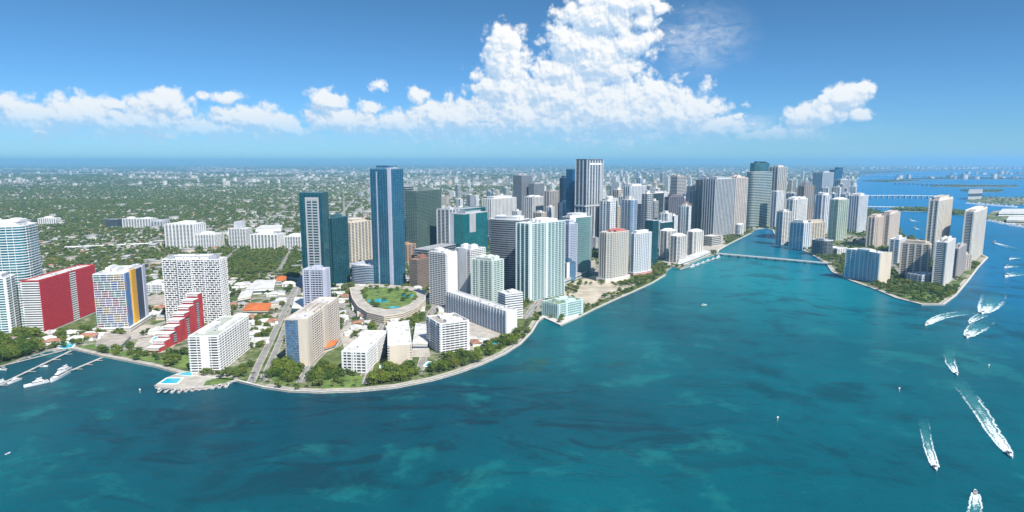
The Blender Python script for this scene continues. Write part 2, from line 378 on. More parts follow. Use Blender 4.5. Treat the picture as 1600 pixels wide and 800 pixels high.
ISL = {'port_island': [(1538, 339), (1552, 330), (1600, 326), (1760, 326), (1760, 372), (1600, 355), (1565, 348), (1545, 343)],
 'harbour_island': [(1508, 314), (1520, 310), (1540, 308), (1760, 311), (1760, 326), (1600, 321), (1555, 319), (1525, 317)],
 'green_islet': [(1500, 298.2), (1530, 297.6), (1566, 298.2), (1566, 299.8), (1530, 300.4)],
 'wooded_causeway': [(1395, 327), (1440, 326), (1505, 331), (1540, 336), (1540, 340), (1490, 336), (1440, 331), (1395, 330)],
 'far_island': [(1400, 279.5), (1500, 277.5), (1600, 279), (1600, 280.6), (1500, 280), (1400, 281)],
 'low_island': [(1345, 283), (1390, 281.8), (1440, 283), (1390, 284.5)],
 'bay_island': [(1440, 291.3), (1500, 290), (1590, 290.6), (1590, 292.3), (1500, 292.6)],
 'barrier_island': [(1450, 272.5), (1700, 270.5), (1900, 270.5), (1900, 272.5), (1700, 273)]}
for k, v in ISL.items(): flat(k, gl(v), LZ, LAND, 1.7)

# distance helpers for keeping things off the streets and the footprints
FOOT = []      # (centre x, y, radius)
ROADS = []     # segments
def seg_dist(px, py, a, b):
    ax, ay = a; bx, by = b; dx, dy = bx - ax, by - ay
    t = np.clip(((px - ax) * dx + (py - ay) * dy) / (dx * dx + dy * dy + 1e-9), 0, 1)
    return np.hypot(px - ax - t * dx, py - ay - t * dy)
def strip(mb, pts, wd, z, m=0):
    pts = [Vector(p) for p in pts]; n = len(pts); L = []; Rr = []
    for k in range(n):
        d = (pts[min(k + 1, n - 1)] - pts[max(k - 1, 0)]).normalized(); s = Vector((d.y, -d.x)) * wd / 2
        L.append(pts[k] - s); Rr.append(pts[k] + s)
    for k in range(n - 1): mb.quad([(*L[k], z), (*Rr[k], z), (*Rr[k + 1], z), (*L[k + 1], z)], m)
def road(mb, pts, wd, z=LZ + .012, pave=True):
    pts = [at(*p) for p in pts]
    if pave: strip(mb, pts, wd + 2.2, z - .006, 1)
    strip(mb, pts, wd, z, 0)
    if wd > 8:
        strip(mb, pts, .35, z + .006, 2)
    for a, b in zip(pts, pts[1:]): ROADS.append((a, b, wd / 2 + 2))
rm = MB()
road(rm, [(392, 600), (404, 572), (420, 540), (440, 497), (456, 462), (470, 438), (482, 414)], 7.5)
road(rm, [(411, 596), (424, 566), (437, 536), (448, 506), (462, 470), (474, 440)], 6.5, LZ + .03)
road(rm, [(470, 600), (486, 570), (504, 552), (526, 542), (540, 520), (546, 500)], 9, LZ + .05)
road(rm, [(567, 602), (576, 575), (588, 540), (600, 508), (640, 500), (672, 492), (690, 470)], 10, LZ + .07)
road(rm, [(655, 585), (662, 560), (664, 535), (660, 505)], 8, LZ + .09)
road(rm, [(160, 545), (200, 528), (250, 508), (330, 478), (400, 468), (470, 462)], 9, LZ + .11)
road(rm, [(470, 438), (520, 470), (560, 500), (600, 508)], 10, LZ + .13)
road(rm, [(820, 500), (845, 470), (884, 440), (940, 420), (1000, 405), (1060, 392), (1110, 375), (1160, 352)], 12, LZ + .15)
road(rm, [(470, 438), (560, 408), (640, 392), (760, 378), (900, 352), (1040, 330), (1180, 318)], 15, LZ + .17)
road(rm, [(0, 470), (120, 452), (250, 436), (420, 430), (470, 438)], 11, LZ + .19)
road(rm, [(482, 414), (500, 380), (530, 340), (560, 305), (590, 285)], 14, LZ + .21)
road(rm, [(1290, 413), (1320, 408), (1345, 398), (1390, 410), (1420, 440), (1470, 450), (1500, 425)], 8, LZ + .05)
rg = random.Random(3)
gx, gy = hd(-14.7); hx, hy = hd(75.3)
for i in range(-22, 30):                       # neighbourhood street grid
    for (ux, uy, vx, vy, step, lo_, hi_) in ((gx, gy, hx, hy, 150, 1500, 6500), (hx, hy, gx, gy, 210, -4500, 3500)):
        if (ux, uy) == (gx, gy):
            p = (vx * i * step + ux * lo_, vy * i * step + uy * lo_); q_ = (vx * i * step + ux * hi_, vy * i * step + uy * hi_)
        else:
            off_ = 1500 + (i + 22) * step
            if off_ > 6500: continue
            p = (vx * off_ + ux * lo_, vy * off_ + uy * lo_); q_ = (vx * off_ + ux * hi_, vy * off_ + uy * hi_)
        N_ = 40
        pts = [(p[0] + (q_[0] - p[0]) * t / N_, p[1] + (q_[1] - p[1]) * t / N_) for t in range(N_ + 1)]
        X = np.array([a[0] for a in pts]); Y = np.array([a[1] for a in pts]); ins = inside(coast_np, X, Y) & (Y > 1250) & (X < Y * .32)
        for t in range(N_):
            if ins[t] and ins[t + 1]:
                strip(rm, pts[t:t + 2], 9, LZ + .008 - (.003 if step == 150 else 0), 0); ROADS.append((pts[t], pts[t + 1], 6))
o = obj('roads', rm.mesh('roads', [ASPH, PAVE, LINE])); o['kind'] = 'structure'

# promenade / seawall along the bay
def inset_path(idx0, idx1, d):
    pts = coastw[idx0:idx1]; out = []
    for k in range(len(pts)):
        a = Vector(pts[max(k - 1, 0)]); b = Vector(pts[min(k + 1, len(pts) - 1)]); t = (b - a).normalized()
        out.append((pts[k][0] - t.y * d, pts[k][1] + t.x * d))
    return out
pm = MB(); strip(pm, inset_path(11, 33, 1.2), 3.2, LZ + .55, 0); strip(pm, inset_path(5, 12, 4), 7, LZ + .24, 1)
strip(pm, inset_path(13, 25, 7.5), 6, LZ + .25, 1); strip(pm, inset_path(38, 43, 1.2), 4.5, LZ + .5, 0); strip(pm, inset_path(43, 62, 1.5), 3.5, LZ + .5, 0)
strip(pm, inset_path(48, 58, 7), 5, LZ + .25, 1)
o = obj('promenade', pm.mesh('promenade', [KERB, PAVE])); o['kind'] = 'structure'
flat('sand_lot', gl([(884, 447), (905, 438), (948, 428), (985, 440), (1003, 441), (975, 456), (930, 474), (904, 487), (880, 470)]), LZ + .26, SAND)
flat('sand_spit', gl([(842, 498), (850, 493), (872, 500), (902, 488), (905, 496), (876, 509), (850, 498), (843, 502)]), LZ + .3, paint((.62, .6, .55), .9))
for nm, pg in (('lawn', [(500, 612), (505, 590), (540, 588), (568, 590), (562, 609)]), ('lawn', [(120, 545), (150, 548), (200, 560), (240, 568), (262, 572), (250, 558), (200, 552), (150, 538)]), ('lawn', [(1395, 456), (1420, 447), (1465, 452), (1478, 462), (1465, 472), (1432, 472)]),
               ('lawn', [(268, 560), (300, 556), (296, 578), (268, 574)]), ('lawn', [(424, 595), (440, 570), (465, 575), (462, 600), (440, 606)]), ('lawn', [(745, 560), (740, 545), (780, 530), (800, 540), (775, 553)])):
    flat(nm, gl(pg), LZ + .22, LAWN)
for pg in ([(206, 548), (218, 530), (258, 525), (275, 540), (262, 552), (225, 556)], [(150, 535), (150, 520), (225, 508), (262, 512), (240, 528), (190, 534)], [(390, 505), (405, 480), (440, 478), (430, 500)], [(530, 520), (548, 505), (575, 520), (560, 540), (538, 548)], [(640, 560), (650, 520), (668, 520), (672, 560)], [(690, 480), (800, 500), (790, 520), (735, 560), (668, 520)], [(1028, 412), (1060, 396), (1122, 380), (1138, 384), (1118, 396), (1082, 409), (1062, 418)], [(1100, 385), (1098, 366), (1128, 366), (1135, 380)], [(845, 492), (880, 465), (912, 478), (905, 490), (874, 500)]):
    flat('plaza', gl(pg), LZ + .2, PAVE)

# ------------------------------------------------------------------ towers
PH = []
def footprint(spec):
    xl, xn, xr, ytop, yb, th = spec['g']
    Y = at(800, yb)[1]; h = spec.get('h') or hfrom(Y, ytop); qz = (H - h / 2) * SP
    X = (xn - 800) / F * (Y * CP + qz)
    vx, vy = hd(th); ux, uy = hd(th - 90)
    def solve(xp, ex, ey):
        a = (xp - 800) / F; return (a * (Y * CP + qz) - X) / (ex - a * ey * CP)
    wl = spec.get('w') or solve(xl, ux, uy); dr = spec.get('d') or solve(xr, vx, vy)
    if wl < 3 or wl > 400 or dr < 3 or dr > 400: print('FOOT?', spec['n'], spec['l'][:40], round(wl), round(dr))
    wl = min(max(wl, 4), 300); dr = min(max(dr, 4), 300)
    A = Vector((ux * wl, uy * wl)); B = Vector((vx * dr, vy * dr)); N = Vector((X, Y)); C = N + (A + B) / 2
    shp = spec.get('shape', 'rect')
    if shp == 'rect': st = [(0, 0), (0, 1), (1, 1), (1, 0)]
    elif shp == 'cham':
        c = .18; st = [(c, 0), (0, c), (0, 1 - c), (c, 1), (1 - c, 1), (1, 1 - c), (1, c), (1 - c, 0)]
    elif shp == 'round':
        st = []
        for k in range(28):
            a = -math.pi * .75 + 2 * math.pi * k / 28; cx, sx = math.cos(a), math.sin(a)
            e = spec.get('exp', .5); st.append((.5 - math.copysign(abs(sx) ** e, sx) * -.5, .5 + math.copysign(abs(cx) ** e, cx) * .5))
        st = [(s, t) for s, t in st]
    elif shp == 'bow_l':   # left-hand face bows outward
        st = [(0, 0), (0, 1), (1, 1), (1, 0)] + [(1 - k / 8, -spec.get('bow', .25) * math.sin(math.pi * k / 8)) for k in range(1, 8)]
    elif shp == 'zig':     # stepped plan along the left-hand face
        st = [(0, 0), (0, 1), (1, 1), (1, .22), (.72, .22), (.72, 0), (.5, 0), (.5, .14), (.26, .14), (.26, 0)]
    elif shp == 'T':
        st = [(0, 0), (0, .4), (-.12, .4), (-.12, .6), (0, .6), (0, 1), (1, 1), (1, 0)]
    poly = [(A * (s - .5) + B * (t - .5)) for s, t in st]
    area = sum(poly[i].x * poly[(i + 1) % len(poly)].y - poly[(i + 1) % len(poly)].x * poly[i].y for i in range(len(poly)))
    if area < 0: poly.reverse()
    return C, [(p.x, p.y) for p in poly], h, A, B
STY = {  # glass, band, band thickness, band depth, partition spacing, partition depth, roof
 'white': (G_WIN, WHITE, 1.15, 1.3, 6.5, 1.1, ROOFW), 'whitefine': (G_WIN, WHITE, .9, .8, 3.6, .8, ROOFW), 'cream': (G_WIN, CREAM, 1.3, .9, 4.5, .9, ROOFW), 'beige': (G_WIN, BEIGE, 1.2, .8, 4.5, .8, ROOFB),
 'pink': (G_WIN, PINK, 1.3, .9, 5, .9, ROOFB), 'lav': (G_LB, LAV, 1.2, 1.0, 6, 1, ROOFW), 'grey': (G_GREY, LGREY, .9, .8, 5, .7, ROOFG), 'dgrey': (G_DARK, GREY, .8, .6, 5, .5, ROOFG),
 'teal': (G_TEAL, paint((.05, .15, .18), .5), .3, .15, 3.2, .25, ROOFG), 'blue': (G_BLUE, paint((.06, .14, .23), .5), .28, .15, 3.2, .2, ROOFG), 'dark': (G_DARK, DGREY, .5, .2, 4, .25, ROOFG), 'green': (G_GREEN, paint((.17, .22, .2)), .8, .35, 4, .3, ROOFG),
 'bluewhite': (G_LB, WHITE, .75, 1.1, 9, 1.0, ROOFW), 'tealwhite': (G_SEA, MINT, .7, 1.2, 8.5, 1.9, ROOFW), 'seawhite': (G_CYAN, WHITE, 1.0, 1.3, 11, .8, ROOFW), 'darkwhite': (G_DARK, LGREY, .6, .5, 7, 1.0, ROOFG)}
def edges_pts(poly, sp):
    for k in range(len(poly)):
        a = Vector(poly[k]); b = Vector(poly[(k + 1) % len(poly)]); L = (b - a).length
        n = max(1, round(L / sp))
        for i in range(n + 1) if L > sp * .6 else ():
            yield a + (b - a) * i / n, (b - a).normalized()
storey_cache = {}
def build_tower(spec):
    C, poly, h, A, B = footprint(spec)
    name = spec['n']; root = thing(name, spec['l'], spec.get('c', 'building'), (C.x, C.y, LZ), 0, spec.get('grp'))
    FOOT.append((C.x, C.y, max(A.length, B.length) / 2, A.length / 2, B.length / 2, spec['g'][5]))
    gm, bm_, bt, bd, sp, pd, rf = STY[spec['s']]
    gm = spec.get('gm', gm); bm_ = spec.get('bm', bm_); bt = spec.get('bt', bt); bd = spec.get('bd', bd); sp = spec.get('sp', sp); pd = spec.get('pd', pd); rf = spec.get('rf', rf)
    dist = C.length; near = dist < spec.get('lod', 1560)
    sh = spec.get('sh', 3.4 if near else 3.8 if dist < 2200 else 4.2); ns = max(2, int(round(h / sh))); sh = h / ns
    if not near and sp == 0: ns = max(2, int(round(h / 6.2))); sh = h / ns; bt = bt * 1.35
    zb = spec.get('z0', 0); rr0 = random.Random(int(spec['g'][0] * 3 + spec['g'][3] * 7)); pt_ = spec.get('pt', .6)
    curt = spec['s'] in ('teal', 'blue', 'dark', 'green')
    if not near and sp and curt: sp = rr0.choice([6, 7.5]); pt_ = .35
    elif not near and sp: sp = rr0.choice([8.5, 10.5, 13]); pt_ = sp * rr0.uniform(.22, .36); pd = rr0.uniform(.9, 1.8); bt = bt * .8
    auto = []
    if near and not spec.get('pan') and not spec.get('rand') and spec.get('shape', 'rect') == 'rect' and sp:
        for ei_ in (0, 3):
            for u_ in rr0.choice([(.0, .45), (.0, .3, .93), (.2, .72), (.46,), (.0, .94)]): auto.append((ei_, u_, u_ + .06, 0, 1.01, bm_, bd + .35))
    outer = offset(poly, bd); inner = offset(poly, -.3)
    # glass body
    m = MB(); m.prism(poly, zb, h - .4, 0, None)
    obj('glass_facade', m.mesh('glass_facade', [gm]), root)
    rn_ = random.Random(9)
    def module(mb, z, var):
        mb.ring(outer, inner, z, z + bt, 0)
        if sp:
            for i, (p, e) in enumerate(edges_pts(poly, sp)):
                if spec.get('rand') and (i * 7 + var * 3) % 5 < 2: continue
                nrm = Vector((e.y, -e.x)); c = p + nrm * pd / 2
                mb.box(c.x, c.y, z + bt + .002, spec.get('pt', .45), pd, sh - bt - .004, (0, 1 + (i // 3 + var) % 5)[(i + var) % 2] if spec.get('rain') else 0, math.atan2(e.y, e.x))
                if spec.get('rain'): c = p + nrm * .15 + e * sp / 2; mb.box(c.x, c.y, z + bt + .002, sp * .3, .3, (sh - bt) * .4, 1 + (i // 3 + var) % 5, math.atan2(e.y, e.x))
    if near:
        nv = 3 if spec.get('rand') else 7 if spec.get('rain') else 1
        meshes = []
        for v in range(nv):
            mb = MB(); module(mb, 0, v); meshes.append(mb.mesh('storey', [bm_] + ([paint((.5, .12, .16)), paint((.12, .4, .36)), paint((.12, .22, .5)), paint((.62, .45, .12)), paint((.4, .3, .55))] if spec.get('rain') else [])))
        for k in range(ns):
            if k * sh < zb: continue
            obj('storey', meshes[(k * nv // ns) if spec.get('rain') else k % nv], root, (0, 0, k * sh + .35))
    else:
        mb = MB()
        for k in range(ns):
            mb.ring(outer, inner, k * sh + .35, k * sh + .35 + bt, 0)
        if sp:
            for i_, (p, e) in enumerate(edges_pts(poly, sp)):
                nrm = Vector((e.y, -e.x)); c = p + nrm * pd / 2
                mb.box(c.x, c.y, .1, pt_, pd + .01, h - .6 + (i_ % 3 == 0) * 1.2, 0, math.atan2(e.y, e.x))
        obj('balconies', mb.mesh('balconies', [bm_]), root)
    # blank wall panels / coloured strips: (edge, u0, u1, z0, z1, material, depth)
    for (ei, u0, u1, f0, f1, mt, dep) in list(spec.get('pan', ())) + auto:
        a = Vector(poly[ei]); b = Vector(poly[(ei + 1) % len(poly)]); e = (b - a).normalized(); nr = Vector((e.y, -e.x))
        p0 = a + (b - a) * u0; p1 = a + (b - a) * u1; q = MB()
        i_ = .25
        q.prism([tuple(p0 - nr * i_), tuple(p0 + nr * dep), tuple(p1 + nr * dep), tuple(p1 - nr * i_)][::1], h * f0 + .05, h * f1 + .3)
        me = q.mesh('wall_panel', [mt]); obj('wall_panel', me, root)
    # roof
    r = MB(); r.prism(offset(poly, -.35), h - .35, h + .05, 0); obj('roof', r.mesh('roof', [rf]), root)
    r = MB(); r.ring(offset(poly, bd * .6 + .1), offset(poly, -.6), h - .3, h + spec.get('par', 1.3), 0); obj('parapet', r.mesh('parapet', [spec.get('pm', bm_)]), root)
    ang = math.atan2(B.y, B.x); la, lb = A.length, B.length; rr = random.Random(int(spec['g'][1] * 13 + spec['g'][4]))
    pent = spec.get('pent', 1)
    ea, eb = A.normalized(), B.normalized()
    for k in range(pent):
        s = (k + .5) / pent - .5 + rr.uniform(-.06, .06); t = rr.uniform(-.12, .12); ph = spec.get('ph', rr.uniform(3.5, 7)); c = ea * la * s + eb * lb * t
        q = MB(); q.box(c.x, c.y, h + .06, lb * rr.uniform(.35, .6), la * rr.uniform(.35, .6) / pent, ph, 0, ang)
        q.box(c.x + 1, c.y, h + ph + .062, lb * .2, la * .25 / pent, 1.6, 0, ang)
        for _ in range(0 if near else 4):
            c2 = ea * la * rr.uniform(-.4, .4) + eb * lb * rr.uniform(-.4, .4); q.box(c2.x, c2.y, h + .055, rr.uniform(1.5, 4), rr.uniform(1.5, 4), rr.uniform(1.2, 3) + _ * .01, 1, ang)
        obj('mechanical_penthouse', q.mesh('mechanical_penthouse', [spec.get('phm', bm_), METAL]), root)
    if pent and h > 60 and not spec.get('cap') and rr.random() < .6:
        q = MB(); sc_ = rr.uniform(.55, .75); hh_ = rr.uniform(3.5, 8); pl2 = [(x * sc_, y * sc_) for x, y in poly]; q.prism(pl2, h + .06, h + hh_, 0, 1); q.ring(offset(pl2, .8), offset(pl2, -.5), h + hh_ - .8, h + hh_ + .8, 0)
        obj('crown_storey', q.mesh('crown_storey', [spec.get('pm', bm_), rf]), root)
    if near and la * lb > 250:
        um = MB(); um.box(0, 0, 0, 3.2, 2.2, 1.3, 0); um.box(0, 0, 1.302, 1.6, 1.4, .5, 1); me = um.mesh('rooftop_unit', [LGREY, DARKM])
        for k in range(min(8, int(la * lb / 130) + 2)):
            c = ea * la * rr.uniform(-.42, .42) + eb * lb * rr.uniform(-.42, .42); obj('rooftop_unit', me, root, (c.x, c.y, h + .07), ang)
    if spec.get('cap'):     # sloped crown
        ch, cm = spec['cap']; q = MB(); q.frustum(offset(poly, .8), h + .1, [(x * .45, y * .45) for x, y in poly], h + ch); obj('pitched_roof', q.mesh('pitched_roof', [cm]), root)
    if spec.get('mast'):
        q = MB(); q.box(0, 0, h, .8, .8, spec['mast']); obj('mast', q.mesh('mast', [DGREY]), root)
    if spec.get('pod'):     # wider podium below
        e, hp, pmat = spec['pod']; q = MB(); pl = offset(poly, e); q.prism(pl, 0, hp, 0, 1); q.ring(offset(pl, .5), offset(pl, -.5), hp * .45, hp * .55, 1); q.ring(offset(pl, .5), offset(pl, -.8), hp - .5, hp + 1, 1)
        obj('podium', q.mesh('podium', [pmat, WHITE]), root)
    return root, C, poly, h, A, B
def T(n, l, g, s, **k): k.update(n=n, l=l, g=g, s=s); return k
APT, OFF, HOT, TW = 'apartment_building', 'office_building', 'hotel_building', 'residential_tower'
TH_RED = -5.0
GDK = glass((.05, .06, .075), .3, .45); GDK2 = glass((.07, .08, .095), .3, .5)
TOWERS = [
 # ---- left
 T(TW, 'tall teal glass tower with rounded end and white balcony bands at the left picture edge', (-45, 44, 71, 356, 514, -16), 'seawhite', shape='round', exp=.42, pent=2, ph=9, phm=WHITE, c='tower', sh=3.9),
 T(TW, 'lower white and teal balcony wing in front of the rounded teal tower', (-45, 14, 27, 437, 526, -16), 'seawhite', c='tower', sh=3.6),
 T(APT, 'slab block with huge red patterned side wall and white balconied end', (38, 64, 150, 441, 524, TH_RED), 'white', sp=0, bt=1.5, gm=GDK, pan=[(0, .0, .5, .03, 1, REDS, 1.7), (0, .62, 1, .03, 1, REDS, 1.7)], rf=ROOFW, pm=RED, pent=0),
 T(APT, 'gridded white block with rainbow coloured balconies and a yellow stripe beside the red wall', (150, 197, 228, 430, 520, -10), 'whitefine', rain=1, gm=glass((.1, .1, .13), .3, .6), sp=4.5, bt=.8, pan=[(0, 0, .22, 0, 1, BLUEP, 1.0), (0, .28, .5, .0, 1.02, YEL, 1.8), (0, .56, .85, 0, 1, paint((.05, .07, .12), .5), 1.0), (0, .86, 1, 0, 1.03, LAV, 2.0)], pent=3, ph=5, pod=(5, 7, PAVE)),
 T(TW, 'tall white tower of irregular balcony grids behind the red stepped block', (255, 346, 351, 408, 507, -2), 'whitefine', shape='zig', d=26, rand=True, gm=GDK2, sp=3.4, bd=1.2, pd=1.2, bt=1.0, pt=.9, pent=3, phm=METAL, ph=5, c='tower'),
 T(HOT, 'white waterfront hotel with blank end strip and diagonal balcony rows above the terrace', (298, 342, 388, 528, 584, -3), 'white', gm=GDK, sp=8.4, bt=.95, bd=1.6, pd=1.6, sh=3.1, pan=[(3, .38, .68, 0, 1.02, WHITE, 1.9)], rf=paint((.42, .45, .38), .9), pent=2, ph=3, c='hotel'),
 T(TW, 'slim lavender white tower with dark balcony recesses behind the cream slab block', (475, 508, 514, 424, 505, 3), 'lav', gm=GDK, d=24, sp=5, sh=3.6, pent=1, c='tower'),
 T(APT, 'cream slab block with blue glazed end bay facing the water', (448, 480, 529, 502, 573, 2), 'cream', gm=GDK, sp=8, bt=.75, bd=1.5, pd=1.5, sh=3.2, bm=paint((.62, .56, .5)), pan=[(3, 0, .6, .02, .98, G_SKY, 1.5), (3, .62, 1.03, 0, 1.02, CREAM, 1.8), (0, 0, .12, 0, 1.02, CREAM, 1.8), (0, .47, .6, 0, 1.05, CREAM, 2.2)], rf=ROOFW, pm=CREAM, pent=3, ph=3),
 T(APT, 'small white waterfront block with square window openings and units on its roof', (535, 572, 586, 553, 585, 5), 'whitefine', gm=GDK, sp=5.5, bt=1.2, d=95, sh=3.6, pt=1.2, pent=2, ph=2.5),
 T(APT, 'cream low slab with big bright white roof behind the waterfront trees', (607, 643, 650, 540, 576, -11), 'cream', d=110, sp=0, bt=1.5, pan=[(3, .05, .95, 0, 1, CREAM, 1.2)], rf=paint((.8, .8, .78)), pm=WHITE, pent=0, sh=3.3),
 T(HOT, 'square white block with brown roof terrace near the curving seawall', (668, 688, 732, 509, 555, 62), 'white', gm=GDK, sp=6.5, bt=1.1, sh=3.3, rf=ROOFB, pent=2, ph=3.5),
 T(APT, 'long low white slab with tall fins running down toward the seawall', (698, 791, 800, 489, 526, 55), 'lav', d=17, sp=8, bt=.7, bm=WHITE, pt=1.6, pd=1.6, pan=[(0, 0, 1, 0, 1.02, WHITE, 1.8)], rf=ROOFW, pent=0, sh=3.5),
 T(OFF, 'white banded block with flat white roof at the end of the long slab', (786, 790, 815, 462, 502, 60), 'white', d=30, w=24, bt=1.6, sp=0, sh=3.6, rf=paint((.8, .8, .8)), pent=1),
 T(TW, 'white tower with blank bright flank and shaded balcony side above the long slab', (672, 697, 714, 398, 482, 40), 'white', gm=GDK2, sp=7, pan=[(0, .1, .95, 0, 1.03, WHITE, 1.8)], pent=2, c='tower', sh=3.3),
 T(TW, 'white tower standing just behind the mint framed tower', (713, 735, 758, 392, 470, 40), 'white', sp=5, pan=[(3, .2, .8, 0, 1.02, WHITE, 1.8)], pent=2, c='tower', sh=3.3),
 T(TW, 'stout mint and cream framed glass tower between white towers', (737, 770, 786, 410, 484, 35), 'tealwhite', sp=9, bt=.9, bm=paint((.66, .72, .66)), pent=3, c='tower', sh=3.5),
 T(OFF, 'wide charcoal glass office tower with concave banded front and white frame', (766, 812, 822, 346, 458, 28), 'dgrey', bm=paint((.27, .28, .3)), shape='bow_l', bow=.1, sp=0, bt=1.7, bd=.3, sh=4.2, d=40, pent=2, ph=6, phm=WHITE, pm=WHITE, c='office tower'),
 T(TW, 'large mint tower with tall pale vertical fins beside the bay', (820, 827, 881, 352, 473, 46), 'tealwhite', w=32, sp=9.5, pd=2.4, pt=1.5, bt=.55, bm=paint((.7, .8, .79)), gm=glass((.05, .17, .19), .45, .5), sh=3.5, pent=3, ph=6, phm=WHITE, c='tower', rf=ROOFW),
 T(TW, 'slender lavender tower right of the large mint fin tower', (884, 889, 901, 352, 440, 46), 'lav', w=26, sp=5, sh=3.6, c='tower'),
 T(OFF, 'small bright blue fronted block at the foot of the slender lavender tower', (882, 885, 899, 413, 443, 46), 'blue', w=20, gm=G_SKY, pan=[(0, 0, .3, 0, 1.03, WHITE, 1)]),
 T(OFF, 'teal glass office tower with curved white roof band and white bands', (884, 893, 927, 342, 435, 50), 'teal', w=36, gm=glass((.0, .2, .19), .5), shape='cham', pan=[(0, 0, 1, .93, 1.04, WHITE, .8)], pent=1, ph=4, phm=WHITE, sh=4, pm=WHITE, bm=LGREY, c='office tower'),
 T(TW, 'beige grey tower with pinkish red roofs by the sandy lot', (934, 950, 984, 366, 443, 48), 'beige', bm=paint((.68, .64, .56)), shape='cham', sp=6, pt=1.4, pd=1.4, pent=2, ph=5, phm=paint((.55, .2, .17)), c='tower', sh=3.5, pod=(5, 7, PINK)),
 T(TW, 'pale blue and white tower right of the tower with red roofs', (984, 992, 1018, 367, 432, 48), 'bluewhite', shape='cham', sp=6, pt=1.6, pd=1.3, pent=2, c='tower', sh=3.5, pod=(4, 6, paint((.5, .16, .14)))),
 T(OFF, 'thin dark teal glass slab left of three white hotel blocks', (1016, 1019, 1028, 346, 416, 48), 'teal', w=22, pent=0, pm=LGREY, c='office tower'),
 T(OFF, 'low dark teal block with broad white overhanging roof', (1026, 1032, 1050, 349, 392, 48), 'teal', w=36, pent=0, pm=WHITE, par=1.5),
 T(HOT, 'leftmost of three white hotel blocks with overhanging tops near the bridge', (1028, 1045, 1058, 363, 405, 45), 'cream', bm=paint((.68, .65, .6)), shape='cham', cap=(6, WHITE), pent=0, sp=4, sh=3.4, c='hotel'),
 T(HOT, 'middle and nearest of three white hotel blocks with overhanging tops', (1044, 1060, 1074, 371, 412, 45), 'cream', bm=paint((.68, .65, .6)), shape='cham', cap=(6, WHITE), pent=0, sp=4, sh=3.4, c='hotel'),
 T(HOT, 'rightmost of three white hotel blocks with overhanging tops', (1071, 1085, 1100, 364, 401, 45), 'cream', bm=paint((.68, .65, .6)), shape='cham', cap=(6, WHITE), pent=0, sp=4, sh=3.4, c='hotel'),
 T('parking_garage', 'low cream tiered garage between the hotel blocks and dark towers', (1098, 1112, 1127, 371, 386, 48), 'cream', sp=0, bt=1.3, sh=3.4, pent=0, c='garage'),
 T('waterfront_building', 'low mint glass block with green planted roof beside the sandy spit', (848, 872, 910, 478, 500, 48), 'tealwhite', sp=5, sh=4, bt=1.3, pent=2, ph=3, rf=paint((.2, .28, .14)), c='pavilion'),
 # ---- middle left group
 T(TW, 'tall dark teal glass tower with white framed balcony grid', (471, 506, 513, 303, 455, 4), 'teal', d=34, pan=[(3, .25, .32, .1, .93, GREY, .9), (3, .52, .56, .1, .93, GREY, .9), (3, .78, .85, .1, .93, GREY, .9), (3, .25, .85, .93, .955, GREY, .9)] + [(3, .32, .78, k / 36, k / 36 + .009, GREY, .7) for k in range(5, 34)], pent=0, c='tower', lod=1200),
 T(OFF, 'square dark teal glass block right of the tall teal framed tower', (510, 521, 545, 343, 449, 20), 'teal', gm=glass((.01, .09, .12), .5), pent=1, c='office tower', lod=1200),
 T(APT, 'cream apartment block with brown striped side behind the dark teal block', (532, 549, 580, 350, 412, 25), 'cream', sp=6, pt=1.6, pent=3, ph=5),
 T(TW, 'very tall blue glass tower with white central fin', (581, 612, 632, 266, 452, 24), 'blue', bm=paint((.1, .25, .4)), pan=[(3, .86, 1.0, 0, 1.01, LAV, 1.2), (3, .30, .34, 0, .98, LAV, .7), (0, 0, .03, 0, 1.01, LAV, 1)], pent=2, ph=3, phm=GREY, c='tower', lod=1200, sh=3.6),
 T(OFF, 'low dark blue building with white rippled bands at the tall blue tower foot', (545, 585, 612, 418, 450, 20), 'blue', bm=LAV, bt=1.0, bd=1, sp=0, shape='round', pent=2, ph=3, rf=ROOFW),
 T(TW, 'dark grey tower with pale balcony lines right behind the tall blue tower', (629, 634, 647, 293, 390, 25), 'dgrey', w=40, sp=0, bt=1.2, bd=1, c='tower'),
 T(OFF, 'broad grey green glass block behind the tall blue tower', (645, 652, 690, 300, 400, 25), 'green', w=36, pent=1, c='office tower'),
 T(OFF, 'grey paned block at the left of the bright teal offices', (694, 702, 717, 329, 400, 32), 'grey', w=40, gm=G_DARK, pent=1),
 T(OFF, 'bright teal glass office block standing behind its shorter neighbour', (712, 720, 759, 329, 392, 32), 'teal', w=50, gm=glass((.0, .14, .14), .5), pent=0, pm=TEALP),
 T(OFF, 'shorter bright teal glass block with a pale left edge', (711, 724, 762, 336, 402, 34), 'teal', w=46, gm=glass((.0, .2, .22), .5), pan=[(3, 0, .3, 0, 1.02, LGREY, .5), (0, .25, .5, .55, 1, GREY, .4)], pent=1, c='office tower', pm=LGREY),
 T(APT, 'brown garage block with terracotta roof near the round garden deck', (640, 652, 673, 408, 452, 30), 'beige', bm=BROWN, rf=TERRA, sp=0, bt=1.6, pent=1, phm=TERRA),
 T(OFF, 'small orange beige block below the broad green glass block', (632, 637, 649, 384, 410, 28), 'beige', w=26, bm=paint((.5, .3, .17)), pent=1),
 T(OFF, 'low dark grey garage in front of the broad green glass block', (648, 668, 712, 392, 412, 28), 'dgrey', w=40, sp=0, pent=0),
 T(APT, 'white curved apartment block seen between teal offices and charcoal tower', (757, 768, 806, 312, 365, 35), 'grey', w=40, bm=WHITE, pt=1.6, pent=3),
 T(TW, 'dark unfinished looking tower with open floors left of the tallest tower', (802, 815, 831, 275, 345, 38), 'dark', bm=GREY, bt=1.2, bd=.8, sp=6, pent=2, c='tower'),
